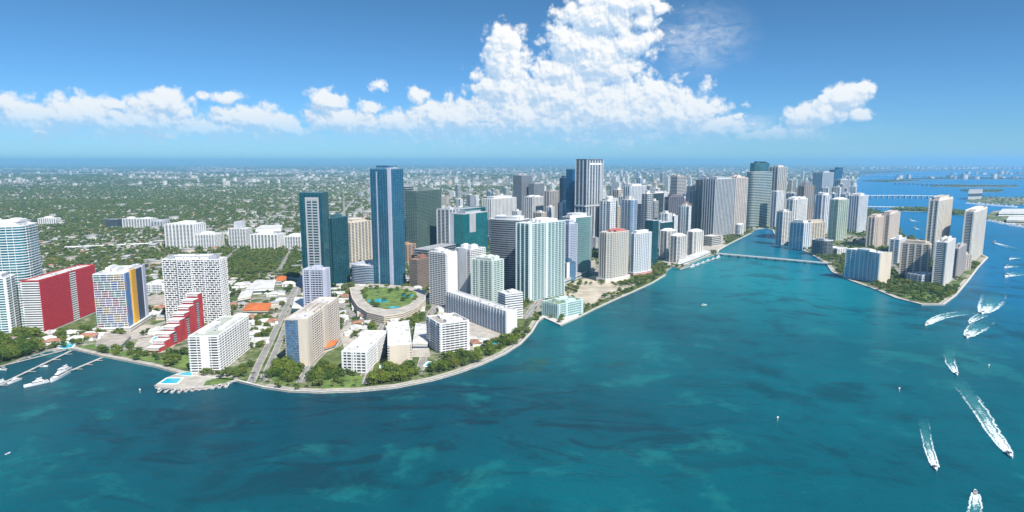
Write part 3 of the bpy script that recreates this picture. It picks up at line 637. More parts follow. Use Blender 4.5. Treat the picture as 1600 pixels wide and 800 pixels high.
 T(TW, 'dark tower with steps joined to the dark open floored tower', (826, 834, 850, 288, 345, 38), 'dark', bm=GREY, bt=1.2, bd=.8, sp=6, pent=1, c='tower'),
 T(APT, 'white stepped apartment block below the dark open floored tower', (820, 832, 851, 309, 360, 40), 'white', sp=6, pent=2),
 T(APT, 'grey striped block between white stepped block and dark blue tower', (850, 858, 876, 300, 362, 40), 'grey', pt=1.5, pent=2, bm=paint((.5, .46, .42))),
 T(TW, 'narrow navy glass tower left of the tallest tower', (874, 880, 893, 279, 372, 40), 'blue', gm=glass((.015, .035, .07), .5), pent=1, c='tower'),
 T(TW, 'bright blue glass tower edge touching the tallest tower', (890, 894, 903, 266, 378, 40), 'blue', w=24, gm=glass((.01, .12, .26), .5), pent=0, c='tower'),
 T(TW, 'tallest tower with flat dark crown and white vertical frames', (899, 916, 941, 251, 385, 44), 'darkwhite', sp=7, pan=[(0, .12, .17, .28, .965, LGREY, 1.4), (0, .5, .54, .28, .965, LGREY, 1.4), (0, .88, .93, .28, .965, LGREY, 1.4), (0, .12, .93, .945, .965, WHITE, 1.2), (0, -.1, 1.1, .46, .475, LGREY, 2.5), (3, 0, 1.02, .46, .475, LGREY, 2.5)], pent=0, par=3, pm=DGREY, mast=12, c='skyscraper'),
 T(TW, 'white ribbed tower right of the tallest tower', (940, 949, 964, 312, 385, 44), 'white', bm=paint((.72, .72, .68)), sp=6, pt=2.0, pd=1.6, pent=1, c='tower'),
 T(TW, 'pale blue tower with white ribs right of the ribbed white tower', (973, 983, 1008, 292, 372, 46), 'bluewhite', sp=8, pt=2, pd=1.4, pent=2, c='tower', gm=G_LB),
 T(TW, 'dark green glass tower with white right edge', (1012, 1020, 1040, 303, 368, 46), 'dark', gm=glass((.03, .08, .09), .5), pan=[(0, .8, 1, 0, 1.03, LGREY, 1)], pent=1, pm=WHITE, c='tower'),
 T(OFF, 'purple grey gridded office block behind the three white hotels', (1038, 1044, 1067, 309, 375, 46), 'dgrey', bm=paint((.2, .19, .22)), pent=1, c='office tower'),
 T(TW, 'beige banded tower rising behind the purple grey office', (1047, 1057, 1071, 277, 345, 48), 'beige', bm=paint((.58, .5, .43)), sp=0, bt=1.8, pent=1, c='tower'),
 T(TW, 'brownish slim tower right of the purple grey office', (1064, 1069, 1079, 320, 370, 48), 'beige', bm=BROWN, w=26, pent=1),
 T(TW, 'grey glass tower with cream edge left of the dark ribbed block', (1079, 1086, 1101, 292, 366, 48), 'grey', w=36, gm=G_GREY, pan=[(0, .75, 1, 0, 1.03, CREAM, 1)], pent=1, c='tower', bm=GREY),
 T(TW, 'olive grey tower at the left of the dark ribbed block', (1097, 1102, 1118, 282, 368, 48), 'dgrey', w=40, bm=paint((.24, .24, .2)), pent=1, c='tower', pm=LGREY),
 T(TW, 'broad dark tower with pale vertical ribs above the river mouth', (1110, 1116, 1149, 281, 370, 50), 'darkwhite', w=45, sp=5.5, pt=1.1, pent=2, c='tower', gm=glass((.03, .06, .09), .4, .5)),
 T(TW, 'pinkish beige ribbed tower against the right of the broad dark tower', (1143, 1148, 1166, 279, 366, 50), 'pink', w=34, pt=1.5, pent=2, ph=8, c='tower'),
 T(OFF, 'small white round topped block at the river mouth', (1148, 1154, 1163, 352, 370, 50), 'white', shape='round', cap=(4, WHITE), pent=0),
 T(OFF, 'tall curved green glass tower with banded front over the river', (1170, 1178, 1209, 270, 357, 50), 'green', w=46, gm=glass((.07, .15, .17), .5), bm=paint((.5, .53, .48)), bt=1.5, bd=.5, sp=0, shape='round', exp=.6, pent=0, c='office tower'),
 T(OFF, 'pale teal glass crown tower rising out of the banded curved tower', (1173, 1181, 1203, 256, 350, 50), 'teal', w=40, gm=glass((.06, .18, .2), .5), shape='round', exp=.6, pent=2, ph=5, phm=DARKM, c='office tower'),
 T(TW, 'tall beige tower right of the curved green tower', (1206, 1213, 1227, 262, 352, 50), 'beige', w=36, bm=paint((.66, .62, .55)), pt=1.2, pent=1, c='tower'),
 T(TW, 'white gate shaped tower in front of the tall beige tower', (1205, 1212, 1223, 300, 358, 50), 'white', w=20, sp=7, pt=2.5, pent=0),
 # ---- island and downtown east
 T(TW, 'shaded narrow tower at the tip beside the river channel', (1213, 1222, 1234, 332, 384, 58), 'cream', bm=paint((.74, .72, .68)), pent=1, c='tower'),
 T(TW, 'big white ribbed tower with arched crown near the channel', (1224, 1240, 1262, 313, 376, 46), 'white', pt=2, pent=3, ph=6, c='tower', shape='cham'),
 T(APT, 'blue glazed block with stepped roof facing the channel', (1234, 1255, 1265, 350, 392, 58), 'bluewhite', gm=G_SKY, sp=7, pt=1.4, pent=2),
 T(APT, 'sunlit cream stepped block joined to the blue glazed block', (1255, 1263, 1288, 350, 388, 60), 'cream', pt=1.6, pent=2),
 T(OFF, 'brown stone tower with dark pyramid top', (1245, 1255, 1270, 292, 352, 55), 'beige', bm=paint((.42, .34, .28)), cap=(16, DGREY), pent=0, c='office tower'),
 T(TW, 'blue curved glass tower with white roof behind the stepped block', (1270, 1286, 1298, 306, 366, 58), 'bluewhite', gm=glass((.06, .16, .36), .5), sp=8, pt=1.4, pent=1, c='tower', shape='cham'),
 T(TW, 'green and cream tower with slanted white roof edge', (1296, 1308, 1323, 313, 376, 58), 'cream', gm=G_SEA, bm=paint((.55, .6, .5)), sp=5, pt=1.5, cap=(6, WHITE), pent=0, c='tower'),
 T(TW, 'blue tower with bright white corner nearest the open bay', (1322, 1340, 1354, 307, 364, 48), 'bluewhite', gm=glass((.06, .16, .34), .5), sp=9, pt=1.8, pent=2, c='tower'),
 T(OFF, 'grey blue glass slab tower in the far downtown', (1274, 1284, 1301, 270, 318, 55), 'grey', w=60, gm=G_LB, pent=1, c='office tower'),
 T(OFF, 'dark blue far tower beside the grey blue slab', (1298, 1303, 1312, 266, 312, 55), 'blue', w=40, pent=0, c='office tower'),
 T(OFF, 'far navy tower standing before the water horizon', (1303, 1309, 1316, 262, 300, 55), 'blue', gm=glass((.01, .06, .16), .4), pent=0, c='office tower'),
 T(OFF, 'short brown and white framed block before the open bay', (1304, 1312, 1326, 282, 316, 55), 'grey', bm=LGREY, gm=G_DARK, pent=1),
 T(APT, 'pink cream apartment tower on the left of the pair by the bay', (1352, 1368, 1381, 341, 388, 42), 'pink', pt=1.6, pent=2, c='tower', shape='cham'),
 T(APT, 'wider pink balconied tower on the right of the pair by the bay', (1375, 1388, 1404, 336, 384, 42), 'pink', pt=2, pent=2, ph=5, c='tower'),
 T(OFF, 'dark glass round fronted block beside the channel lawn', (1265, 1290, 1304, 378, 402, 58), 'dark', gm=glass((.02, .06, .07), .4), shape='round', bm=GREY, pent=1, pm=WHITE),
 T('marina_building', 'low white roofed building left of the curved blue hotel', (1290, 1308, 1323, 390, 400, 60), 'white', pent=0, c='pavilion'),
 T(HOT, 'curved hotel with blue shaded glass front and bright cream end', (1321, 1373, 1392, 398, 445, 66), 'bluewhite', gm=G_SKY, shape='bow_l', bow=-.2, d=34, sp=7, pt=1.6, pd=1.4, pent=1, pan=[(0, 0, 1.0, 0, 1.03, CREAM, 1.8)], rf=ROOFW, c='hotel', sh=3.6),
 T(APT, 'bluish shaded wing at the left end of the beige island block', (1389, 1403, 1414, 376, 415, 45), 'bluewhite', gm=G_LB, sp=6, pt=1.5, pent=1),
 T(APT, 'long beige ribbed apartment block on the island', (1407, 1450, 1464, 384, 436, 38), 'beige', bm=paint((.8, .7, .57)), sp=6.5, pt=2, pd=1.6, d=26, pent=3, c='apartment block'),
 T(APT, 'light grey corner tower at the front of the beige island block', (1459, 1476, 1489, 381, 449, 42), 'cream', bm=paint((.76, .74, .7)), sp=6, pt=2, pent=2, c='tower'),
 T(APT, 'shaded brown wing right of the light grey corner tower', (1486, 1495, 1507, 390, 436, 42), 'beige', bm=paint((.55, .5, .47)), pent=2),
 T(APT, 'lowest stepped beige wing near the point of the island', (1497, 1502, 1516, 400, 425, 62), 'beige', pent=1),
 T('club_house', 'low blue glazed club house in front of the beige island block', (1418, 1440, 1460, 432, 446, 64), 'bluewhite', pent=0, c='pavilion'),
 T(TW, 'taller beige round topped tower behind the beige island block', (1444, 1466, 1487, 315, 410, 42), 'pink', bm=paint((.82, .75, .65)), shape='cham', sp=5.5, pt=2.1, pd=1.7, pent=1, ph=4, c='tower', par=3),
 T(TW, 'beige round topped tower standing alone at the right tip of the island', (1501, 1521, 1541, 333, 412, 42), 'pink', bm=paint((.82, .76, .67)), shape='cham', sp=5.5, pt=2.1, pd=1.7, pent=1, ph=4, c='tower', par=3),
 # ---- background left
 T(HOT, 'broad white ribbed mid rise block in the suburb above the white grid tower', (259, 303, 313, 352, 390, 5), 'white', d=60, sp=6, pt=1.8, pent=1),
 T(HOT, 'lower white wing beside the broad white ribbed block', (305, 335, 341, 368, 390, 5), 'white', d=50, sp=6, pent=1),
 T(APT, 'white apartment row at the edge of the suburb left of the ribbed block', (192, 236, 240, 343, 357, 3), 'white', d=40, pent=2),
 T(APT, 'smaller pale block joined to the white suburban apartment row', (236, 255, 258, 347, 358, 3), 'grey', d=40, bm=LGREY, pent=1),
 T(OFF, 'black glass cube office in the green suburb', (164, 183, 185, 344, 357, 3), 'dark', d=40, pent=0),
 T(APT, 'small pale block alone in the green suburb at far left', (60, 87, 90, 342, 352, 0), 'cream', d=30, bm=WHITE, pent=1),
 T(HOT, 'white towered block with open ground floor beside the green park', (358, 384, 391, 359, 388, 4), 'white', d=40, sp=7, pt=2.5, pent=1, ph=20, phm=LGREY),
 T(OFF, 'white museum like block with big grey glazed front by the park', (392, 434, 444, 368, 390, 4), 'whitefine', d=50, sp=5, pent=1, gm=G_GREY),
 T(OFF, 'pale blank walled block at the right end of the park', (445, 470, 476, 371, 390, 5), 'white', d=50, pent=1),
 T(APT, 'white low apartment row right behind the rainbow block', (227, 256, 258, 446, 462, -5), 'white', d=30, pent=1),
]
INFO = {}
for sp_ in TOWERS: INFO[sp_['l']] = build_tower(sp_)

# ------------------------------------------------------------------ one-off buildings
def edge_boxes(): pass
def stepped_block():
    p0 = Vector(at(249, 553)); p1 = Vector(at(320, 516)); d = (p1 - p0); L = d.length; d.normalize(); nr = Vector((-d.y, d.x))
    ang = math.atan2(d.y, d.x); N_ = 9; wd = 16
    root = thing('stepped_apartment_block', 'red triangular stepped block with white terraces climbing beside the white grid tower', 'building', (p0.x, p0.y, LZ), ang)
    FOOT.append(((p0.x + p1.x) / 2, (p0.y + p1.y) / 2, L / 2, wd / 2, L / 2, 0))
    hs = [6 + 50 * (k / (N_ - 1)) ** 1.05 for k in range(N_)]; st = L / N_; wmb = MB()
    pts = [(0, 0)]
    b = MB()
    for k in range(N_): b.box(k * st + st / 2, wd / 2, 0, st + .02 * (k % 2), wd + .02 * (k % 2), hs[k], 0)
    obj('wall', b.mesh('wall', [RED]), root)
    for k in range(N_):
        t = MB(); t.box(k * st + st / 2 - .6, wd / 2, hs[k] + .01, st + 1.4, wd + 1, .9, 0); t.box(k * st - .9, wd / 2, hs[k] - 2.6, 1.6, wd, 1.1, 0); obj('terrace', t.mesh('terrace', [WHITE]), root)
    for u, z1 in ((.33, .28), (.62, .55), (.86, .85)):
        t = MB(); t.box(L * u, -.12, 3, 6.5, .5, 50 * z1, 0)
        for q in range(int(50 * z1 / 3.2)): t.box(L * u, -.5, 4 + q * 3.2, 6, .8, .8, 1)
        obj('window_strip', t.mesh('window_strip', [G_DARK, LGREY]), root)
stepped_block()
def garden_deck():
    top = [at(x, y, 15) for x, y in [(547, 450), (551, 466), (560, 479), (574, 488), (600, 494), (628, 490), (650, 481), (664, 468), (664, 455), (640, 448), (610, 446), (580, 444)]]
    cx = sum(p[0] for p in top) / len(top); cy_ = sum(p[1] for p in top) / len(top); pl = [(x - cx, y - cy_) for x, y in top]
    if sum(pl[i][0] * pl[(i + 1) % len(pl)][1] - pl[(i + 1) % len(pl)][0] * pl[i][1] for i in range(len(pl))) < 0: pl.reverse()
    root = thing('parking_garage', 'fan shaped garage with pool garden on its roof below the tall blue tower', 'garage', (cx, cy_, LZ))
    m = MB(); m.prism(pl, 0, 13.6, 0, 1); obj('body', m.mesh('body', [G_GREY, PAVE]), root)
    rm_ = MB(); rm_.ring(offset(pl, 1.2), offset(pl, -.4), 0, 1.5, 0); rme = rm_.mesh('storey', [CREAM])
    for k in range(5): obj('storey', rme, root, (0, 0, .6 + k * 3))
    g = MB(); g.prism([(x * .74 + 1, y * .7 + 6) for x, y in pl], 13.7, 14.3, 0); obj('garden_bed', g.mesh('garden_bed', [LAWN]), root)
    for (px, py, rx, ry) in ((590, 471, 15, 8), (637, 463, 9, 5), (615, 481, 8, 3)):
        x, y = at(px, py, 15); q = MB(); q.prism([(x - cx + rx * math.cos(a) * 1.2, y - cy_ + ry * 1.8 * math.sin(a)) for a in [k * math.pi / 8 for k in range(16)]], 14.3, 14.7, 0); obj('pool', q.mesh('pool', [POOL]), root)
    q = MB()
    for k in range(26):
        a = math.pi * (1.08 + .8 * k / 25); x = math.cos(a) * 52; y = math.sin(a) * 40
    return cx, cy_, pl
GD = garden_deck()
def low_building(n, label, cat, corners, h, wall, roof, hip=0, oh=1.0):
    pts = gl(corners); cx = sum(p[0] for p in pts) / len(pts); cy_ = sum(p[1] for p in pts) / len(pts); pl = [(x - cx, y - cy_) for x, y in pts]
    if sum(pl[i][0] * pl[(i + 1) % len(pl)][1] - pl[(i + 1) % len(pl)][0] * pl[i][1] for i in range(len(pl))) < 0: pl.reverse()
    r = thing(n, label, cat, (cx, cy_, LZ)); m = MB(); m.prism(pl, 0, h, 0)
    obj('wall', m.mesh('wall', [wall]), r)
    b = MB(); b.ring(offset(pl, .12), offset(pl, -.2), h * .3, h * .62, 0); obj('window_band', b.mesh('window_band', [G_DARK]), r)
    m = MB()
    if hip: m.frustum(offset(pl, oh), h + .01, [(x * .25, y * .25) for x, y in pl], h + hip)
    else: m.prism(offset(pl, oh * .5), h + .01, h + .8)
    obj('roof', m.mesh('roof', [roof]), r)
    ext = max(math.hypot(*p) for p in pl); FOOT.append((cx, cy_, ext * .8, 0, 0, 0)); return r
ORT = paint((.62, .17, .04), .8, .25, .2)
low_building('clubhouse', 'long low house with bright orange roof beside the boulevard', 'house', [(380, 493), (420, 493), (424, 481), (388, 481)], 7, CREAM, ORT, 4)
low_building('porch_building', 'small orange roofed pavilion by the cream slab block', 'pavilion', [(505, 552), (522, 547), (528, 538), (512, 541)], 5, CREAM, ORT, 3)
low_building('small_building', 'small house with orange roof at the upper end of the boulevard', 'house', [(430, 446), (446, 446), (448, 438), (434, 438)], 8, WHITE, ORT, 4)
low_building('apartment_row', 'white low buildings in the trees left of the upper boulevard', 'building', [(384, 462), (428, 460), (432, 446), (400, 448)], 10, WHITE, ROOFW)
low_building('apartment_row', 'pale low buildings behind the long orange roofed house', 'building', [(372, 476), (392, 472), (396, 462), (378, 464)], 8, PINK, ROOFW)
low_building('parking_garage', 'flat white garage between the cream slabs and brown roofed block', 'garage', [(645, 548), (668, 548), (672, 518), (650, 514)], 7, LGREY, ROOFW)
low_building('parking_garage', 'sandy flat garage roof behind the rainbow block', 'garage', [(222, 488), (262, 482), (262, 468), (230, 472)], 8, CREAM, ROOFB)
low_building('beach_pavilion', 'low white pavilion with pools beside the rainbow block base', 'pavilion', [(150, 546), (190, 547), (205, 532), (165, 528)], 5, WHITE, ROOFB)
low_building('restaurant_building', 'low white marina building beneath the three white hotels', 'pavilion', [(1058, 418), (1085, 409), (1110, 398), (1098, 396), (1062, 410)], 7, WHITE, ROOFW)
low_building('hotel_entrance', 'flat entrance block between the lavender tower and cream slab block', 'building', [(458, 505), (476, 506), (480, 486), (462, 486)], 22, G_GREEN, ROOFW)
low_building('apartment_row', 'low blue grey apartment row beside the fin tower base', 'building', [(882, 446), (930, 425), (930, 412), (890, 430)], 9, LGREY, ROOFB)
low_building('apartment_row', 'cream low hall behind the white museum like block', 'building', [(400, 372), (440, 371), (442, 366), (410, 366)], 30, WHITE, ROOFW)

# marina terrace with pools
TZ = LZ + .5
flat('terrace', gl([(241, 605), (262, 592), (284, 583), (300, 583), (374, 588), (370, 596), (345, 604), (318, 609), (285, 610), (250, 608)]), TZ, PAVE, 2.2)
flat('lawn', gl([(318, 606), (322, 598), (340, 593), (362, 592), (368, 595), (350, 602)]), TZ + .05, LAWN)
def pool(label, corners, z=LZ + .3, deck=2.5):
    pts = gl(corners); cx = sum(p[0] for p in pts) / len(pts); cy_ = sum(p[1] for p in pts) / len(pts); pl = [(x - cx, y - cy_) for x, y in pts]
    if sum(pl[i][0] * pl[(i + 1) % len(pl)][1] - pl[(i + 1) % len(pl)][0] * pl[i][1] for i in range(len(pl))) < 0: pl.reverse()
    r = thing('swimming_pool', label, 'pool', (cx, cy_, z)); m = MB(); m.prism(pl, 0, .12); obj('water', m.mesh('water', [POOL]), r)
    m = MB(); m.ring(offset(pl, deck), offset(pl, .01), -.05, .2); obj('deck', m.mesh('deck', [WHITE]), r)
pool('rounded pool on white deck by the left marina', [(92, 545), (98, 538), (108, 536), (117, 539), (112, 545), (100, 547)])
pool('blue pool by the foot of the red stepped block', [(236, 536), (243, 528), (256, 530), (250, 539)])
pool('turquoise pool on the hotel terrace over the water', [(250, 602), (262, 594), (284, 594), (276, 602)], TZ + .1)
pool('dark green pool behind the hotel terrace', [(276, 588), (290, 584), (300, 584), (300, 590)], TZ + .1, 1)
pool('small pool between the small white block and cream low slab', [(596, 582), (596, 574), (606, 574), (606, 582)])
pool('tennis blue pool right of the white waterfront hotel', [(388, 533), (388, 521), (398, 521), (398, 533)])
pool('pool with deck in front of the long white slab', [(757, 540), (768, 533), (783, 533), (776, 541)])
pool('small turquoise pool beside the cream low slab and garage', [(664, 574), (670, 568), (680, 570), (674, 576)])

# elevated rail line, bridges
def bridge(n, label, p0, p1, wd, z, mat, piers, pmat, cat='bridge', rail=True, pw=3, arch=0):
    a = Vector(at(*p0)); b = Vector(at(*p1)); L = (b - a).length; r = thing(n, label, cat, (a.x, a.y, 0), math.atan2(b.y - a.y, b.x - a.x))
    def zz(t): return z + arch * math.sin(math.pi * t)
    K = 12; m = MB()
    for k in range(K): m.beam((L * k / K, 0, zz(k / K)), (L * (k + 1) / K, 0, zz((k + 1) / K)), wd, 1.2 if wd < 30 else 2)
    obj('deck', m.mesh('deck', [mat]), r)
    if rail:
        for s in (-1, 1):
            m = MB()
            for k in range(K): m.beam((L * k / K, s * (wd / 2 - .3), zz(k / K) + 1.1), (L * (k + 1) / K, s * (wd / 2 - .3), zz((k + 1) / K) + 1.1), .5, 1.0)
            obj('railing', m.mesh('railing', [WHITE]), r)
        m = MB(); m.beam((0, 0, z + .62), (L, 0, z + .62), wd * .55, .04) if not arch else None
        if m.v: obj('roadway', m.mesh('roadway', [ASPH]), r)
    pm_ = MB(); pm_.box(0, 0, -1, pw, wd * .8, z + .5, 0); me = pm_.mesh('pier', [pmat])
    for k in range(piers):
        t = (k + .5) / piers; o = obj('pier', me, r, (L * t, 0, 0)); o.scale = (1, 1, zz(t) / z)
    return r
bridge('road_bridge', 'low white bridge crossing the turquoise channel from mainland to island', (1119, 399), (1297, 415), 13, 5, CONC, 12, CONC)
bridge('elevated_rail', 'white elevated rail line running through the green suburb', (102, 391), (246, 384.5), 9, 9, WHITE, 14, CONC, cat='viaduct')
bridge('road_bridge', 'long pale causeway bridge behind the island towers', (1348, 309), (1472, 310), 26, 15, WHITE, 14, CONC, arch=3, pw=6)
bridge('road_bridge', 'lower pale bridge in front of the long causeway', (1352, 325), (1428, 326.5), 20, 8, WHITE, 10, CONC, pw=5)
bridge('road_bridge', 'faint far causeway near the horizon over open water', (1395, 287.5), (1580, 292), 30, 12, CONC, 24, GREY, pw=12)
bridge('road_bridge', 'faintest causeway just below the right horizon', (1344, 275), (1600, 278), 60, 14, CONC, 20, CONC, pw=20)

# ------------------------------------------------------------------ boats, docks and wakes
def hull_mesh(L, Bm, Ht, mats, name='hull'):
    secs = [(-.5, .86, 1.0), (-.25, 1.0, .98), (0, 1.0, 1.0), (.2, .88, 1.06), (.35, .6, 1.16), (.45, .3, 1.26), (.5, .02, 1.34)]
    v = []; f = []; mi = []
    for (t, b, hh) in secs:
        w2 = Bm / 2 * b; v += [(t * L, 0, -Ht * .25), (t * L, -w2 * .8, 0.02), (t * L, -w2, Ht * hh), (t * L, -w2 * .86, Ht * hh), (t * L, -w2 * .84, Ht * .8), (t * L, w2 * .84, Ht * .8), (t * L, w2 * .86, Ht * hh), (t * L, w2, Ht * hh), (t * L, w2 * .8, .02)]
    K = 9
    for i in range(len(secs) - 1):
        for j in range(K):
            a, b = i * K + j, i * K + (j + 1) % K; f.append((a, a + K, b + K, b)); mi.append(1 if j == 4 else 0)
    f.append(tuple(range(K)))
    mi.append(0); me = bpy.data.meshes.new(name); me.from_pydata(v, [], f)
    for m_ in mats: me.materials.append(m_)
    me.polygons.foreach_set('material_index', mi); me.update(); return me
HULLW = paint((.82, .82, .82), .25, .03); TEAK = paint((.4, .26, .14), .6); NAVY = paint((.02, .04, .1), .25); SEAT = paint((.6, .12, .08), .6)
def heading_rot(d): return math.atan2(d.y, d.x)
def motorboat(label, pos, d, L=11, hull=None, top=True, group=None, z=0.0, name='motorboat', cabin=True):
    r = thing(name, label, 'boat', (pos[0], pos[1], z), heading_rot(d), group)
    Bm = L * .3; Ht = L * .11
    obj('hull', hull_mesh(L, Bm, Ht, [hull or HULLW, LGREY]), r)
    if cabin:
        m = MB(); m.frustum([(-.02 * L, -Bm * .3), (.3 * L, -Bm * .2), (.3 * L, Bm * .2), (-.02 * L, Bm * .3)], Ht * .81, [(.02 * L, -Bm * .24), (.22 * L, -Bm * .14), (.22 * L, Bm * .14), (.02 * L, Bm * .24)], Ht * 1.5); obj('foredeck', m.mesh('foredeck', [HULLW]), r)
    m = MB(); m.frustum([(-.02 * L, -Bm * .31), (.06 * L, -Bm * .28), (.06 * L, Bm * .28), (-.02 * L, Bm * .31)], Ht * 1.3, [(-.04 * L, -Bm * .28), (-.01 * L, -Bm * .26), (-.01 * L, Bm * .26), (-.04 * L, Bm * .28)], Ht * 2.1); obj('windshield', m.mesh('windshield', [G_DARK]), r)
    for s in (-1, 1):
        m = MB(); m.box(-.16 * L, s * Bm * .18, Ht * .81, L * .07, Bm * .2, Ht * .6, 0); m.box(-.195 * L, s * Bm * .18, Ht * .9, L * .015, Bm * .2, Ht * .9, 0); obj('seat', m.mesh('seat', [SEAT if L < 12 else CREAM]), r)
    m = MB(); m.box(-.38 * L, 0, Ht * .81, L * .1, Bm * .62, Ht * .5, 0); obj('bench', m.mesh('bench', [CREAM]), r)
    if top:
        m = MB(); m.box(-.14 * L, 0, Ht * 2.7, L * .26, Bm * .72, Ht * .14, 0); ht_ = obj('hardtop', m.mesh('hardtop', [HULLW]), r)
        for sx_ in (-.25, -.04):
            for s in (-1, 1):
                m = MB(); m.beam((sx_ * L, s * Bm * .32, Ht * .8), (sx_ * L, s * Bm * .32, Ht * 2.7), .12, .12); obj('post', m.mesh('post', [METAL]), ht_)
    for s in (-1, 1):
        m = MB(); m.box(-.53 * L, s * Bm * .18, .1, L * .05, Bm * .16, Ht * 1.15, 0); obj('outboard_engine', m.mesh('outboard_engine', [DARKM]), r)
    return r
def yacht(label, pos, d, L=24, group=None):
    r = thing('yacht', label, 'yacht', (pos[0], pos[1], 0), heading_rot(d), group); Bm = L * .24; Ht = L * .1
    obj('hull', hull_mesh(L, Bm, Ht, [HULLW, TEAK]), r)
    m = MB(); m.frustum([(-.3 * L, -Bm * .38), (.24 * L, -Bm * .26), (.24 * L, Bm * .26), (-.3 * L, Bm * .38)], Ht * .81, [(-.28 * L, -Bm * .33), (.12 * L, -Bm * .24), (.12 * L, Bm * .24), (-.28 * L, Bm * .33)], Ht * 1.75); obj('cabin', m.mesh('cabin', [HULLW]), r)
    m = MB(); m.ring([(-.26 * L, -Bm * .375), (.19 * L, -Bm * .27), (.19 * L, Bm * .27), (-.26 * L, Bm * .375)], [(-.25 * L, -Bm * .3), (.15 * L, -Bm * .2), (.15 * L, Bm * .2), (-.25 * L, Bm * .3)], Ht * 1.15, Ht * 1.5); obj('window_band', m.mesh('window_band', [DARKM]), r)
    m = MB(); m.frustum([(-.24 * L, -Bm * .3), (.04 * L, -Bm * .24), (.04 * L, Bm * .24), (-.24 * L, Bm * .3)], Ht * 1.76, [(-.22 * L, -Bm * .27), (-.0 * L, -Bm * .2), (-.0 * L, Bm * .2), (-.22 * L, Bm * .27)], Ht * 2.35); obj('flybridge', m.mesh('flybridge', [HULLW]), r)
    m = MB(); m.box(-.13 * L, 0, Ht * 2.75, L * .2, Bm * .55, Ht * .12, 0); obj('hardtop', m.mesh('hardtop', [HULLW]), r)
    m = MB(); m.beam((-.2 * L, 0, Ht * 2.3), (-.22 * L, 0, Ht * 3.7), .25, .25); m.beam((-.23 * L, -Bm * .2, Ht * 2.95), (-.23 * L, Bm * .2, Ht * 2.95), .5, .3); obj('radar_arch', m.mesh('radar_arch', [METAL]), r)
    return r
def foam_mat():
    m, q = new_mat('foam'); t = q.n('ShaderNodeTexCoord').outputs['Object']; uv = q.n('ShaderNodeUVMap').outputs[0]; sx = q.n('ShaderNodeSeparateXYZ', [uv]); U, V = sx.outputs[0], sx.outputs[1]
    n1 = q.noise(t, .5, 6, .7, .6); n2 = q.noise(q.v('MULTIPLY', uv, (9, 7, 1)), 1.0, 4, .6, .4)
    wob = q.m('MULTIPLY', q.m('SUBTRACT', q.noise(t, .12, 4, .65), .5), 1.1)
    vv = q.m('ADD', q.m('ABSOLUTE', q.m('MULTIPLY', q.m('SUBTRACT', V, .5), 2.0)), wob)       # 0 at the centre line, 1 at the edges
    edge = q.m('MULTIPLY', q.ss(vv, .4, .7), q.ss(vv, 1.0, .75)); core = q.m('MULTIPLY', q.ss(vv, .95, .1), q.ss(U, .75, .0, .5, 1.15))
    prof = q.m('MAXIMUM', edge, core)
    fall = q.m('POWER', q.m('SUBTRACT', 1.0, U, None, True), .75)
    a = q.m('MULTIPLY', prof, fall); thr = q.m('SUBTRACT', .70, q.m('MULTIPLY', a, .44))
    f = q.m('ADD', q.m('MULTIPLY', n1, .6), q.m('MULTIPLY', n2, .4)); f = q.ss(q.m('SUBTRACT', f, thr), -.09, .11)
    soft = q.m('MULTIPLY', q.m('MULTIPLY', q.ss(vv, .95, .2), q.ss(U, 1.0, .4)), .5)
    al = q.m('MAXIMUM', f, soft, None, True)
    ve = q.m('ABSOLUTE', q.m('MULTIPLY', q.m('SUBTRACT', V, .5), 2.0))
    al = q.m('MULTIPLY', al, q.m('MULTIPLY', q.ss(ve, 1.0, .8), q.ss(U, 1.0, .8)))
    c = q.mix(f, (.06, .34, .36), (.68, .76, .76))
    b = q.n('ShaderNodeBsdfPrincipled', {'Base Color': c, 'Roughness': .8, 'Alpha': al}); q.n('ShaderNodeOutputMaterial', [b.outputs[0]]); return m
FOAM = foam_mat()
WZ = [.05]
def wake(label, pix, w0, w1):
    pts = [Vector(at(*p)) for p in pix]
    P_ = []                               # smooth the path
    for i in range(len(pts) - 1):
        a, b, c, d = pts[max(i - 1, 0)], pts[i], pts[i + 1], pts[min(i + 2, len(pts) - 1)]
        for k in range(10):
            t = k / 10; P_.append(.5 * ((2 * b) + (-a + c) * t + (2 * a - 5 * b + 4 * c - d) * t * t + (-a + 3 * b - 3 * c + d) * t ** 3))
    P_.append(pts[-1]); n = len(P_); v = []; f = []; uv = []
    K = 8
    for k, p in enumerate(P_):
        d = (P_[min(k + 1, n - 1)] - P_[max(k - 1, 0)]).normalized(); s = Vector((d.y, -d.x)); u = k / (n - 1); wd = w0 + (w1 - w0) * min(1, u * 1.6) ** .7
        for j in range(K + 1):
            t = j / K - .5; zz = WZ[0] + .5 * math.exp(-u * 7) * math.exp(-((abs(t) - .42) * 9) ** 2); q = p + s * wd * t; v.append((q.x, q.y, zz)); uv.append((u, j / K))
    for k in range(n - 1):
        for j in range(K):
            a = k * (K + 1) + j; f.append((a, a + 1, a + K + 2, a + K + 1))
    WZ[0] += .03
    me = bpy.data.meshes.new('wake'); me.from_pydata(v, [], f); me.materials.append(FOAM); ul = me.uv_layers.new(name='UVMap')
    for lp in me.loops: ul.data[lp.index].uv = uv[lp.vertex_index]
    me.update(); o = obj('wake', me); o['kind'] = 'stuff'; return o
def moving(label, pix, L, w0, w1, **k):
    a, b = Vector(at(*pix[0])), Vector(at(*pix[1])); d = (a - b).normalized()
    motorboat(label, a + d * L * .3, d, L, z=.15, **k)
    wake(label, pix, w0, w1)
moving('white speedboat heading left with a long curved wake off the island point', [(1449, 507), (1462, 499), (1480, 493), (1510, 488), (1545, 480)], 15, 7, 26)
moving('white motorboat throwing the widest foam below the island tip', [(1536, 489), (1543, 481), (1550, 470), (1556, 450)], 18, 12, 44)
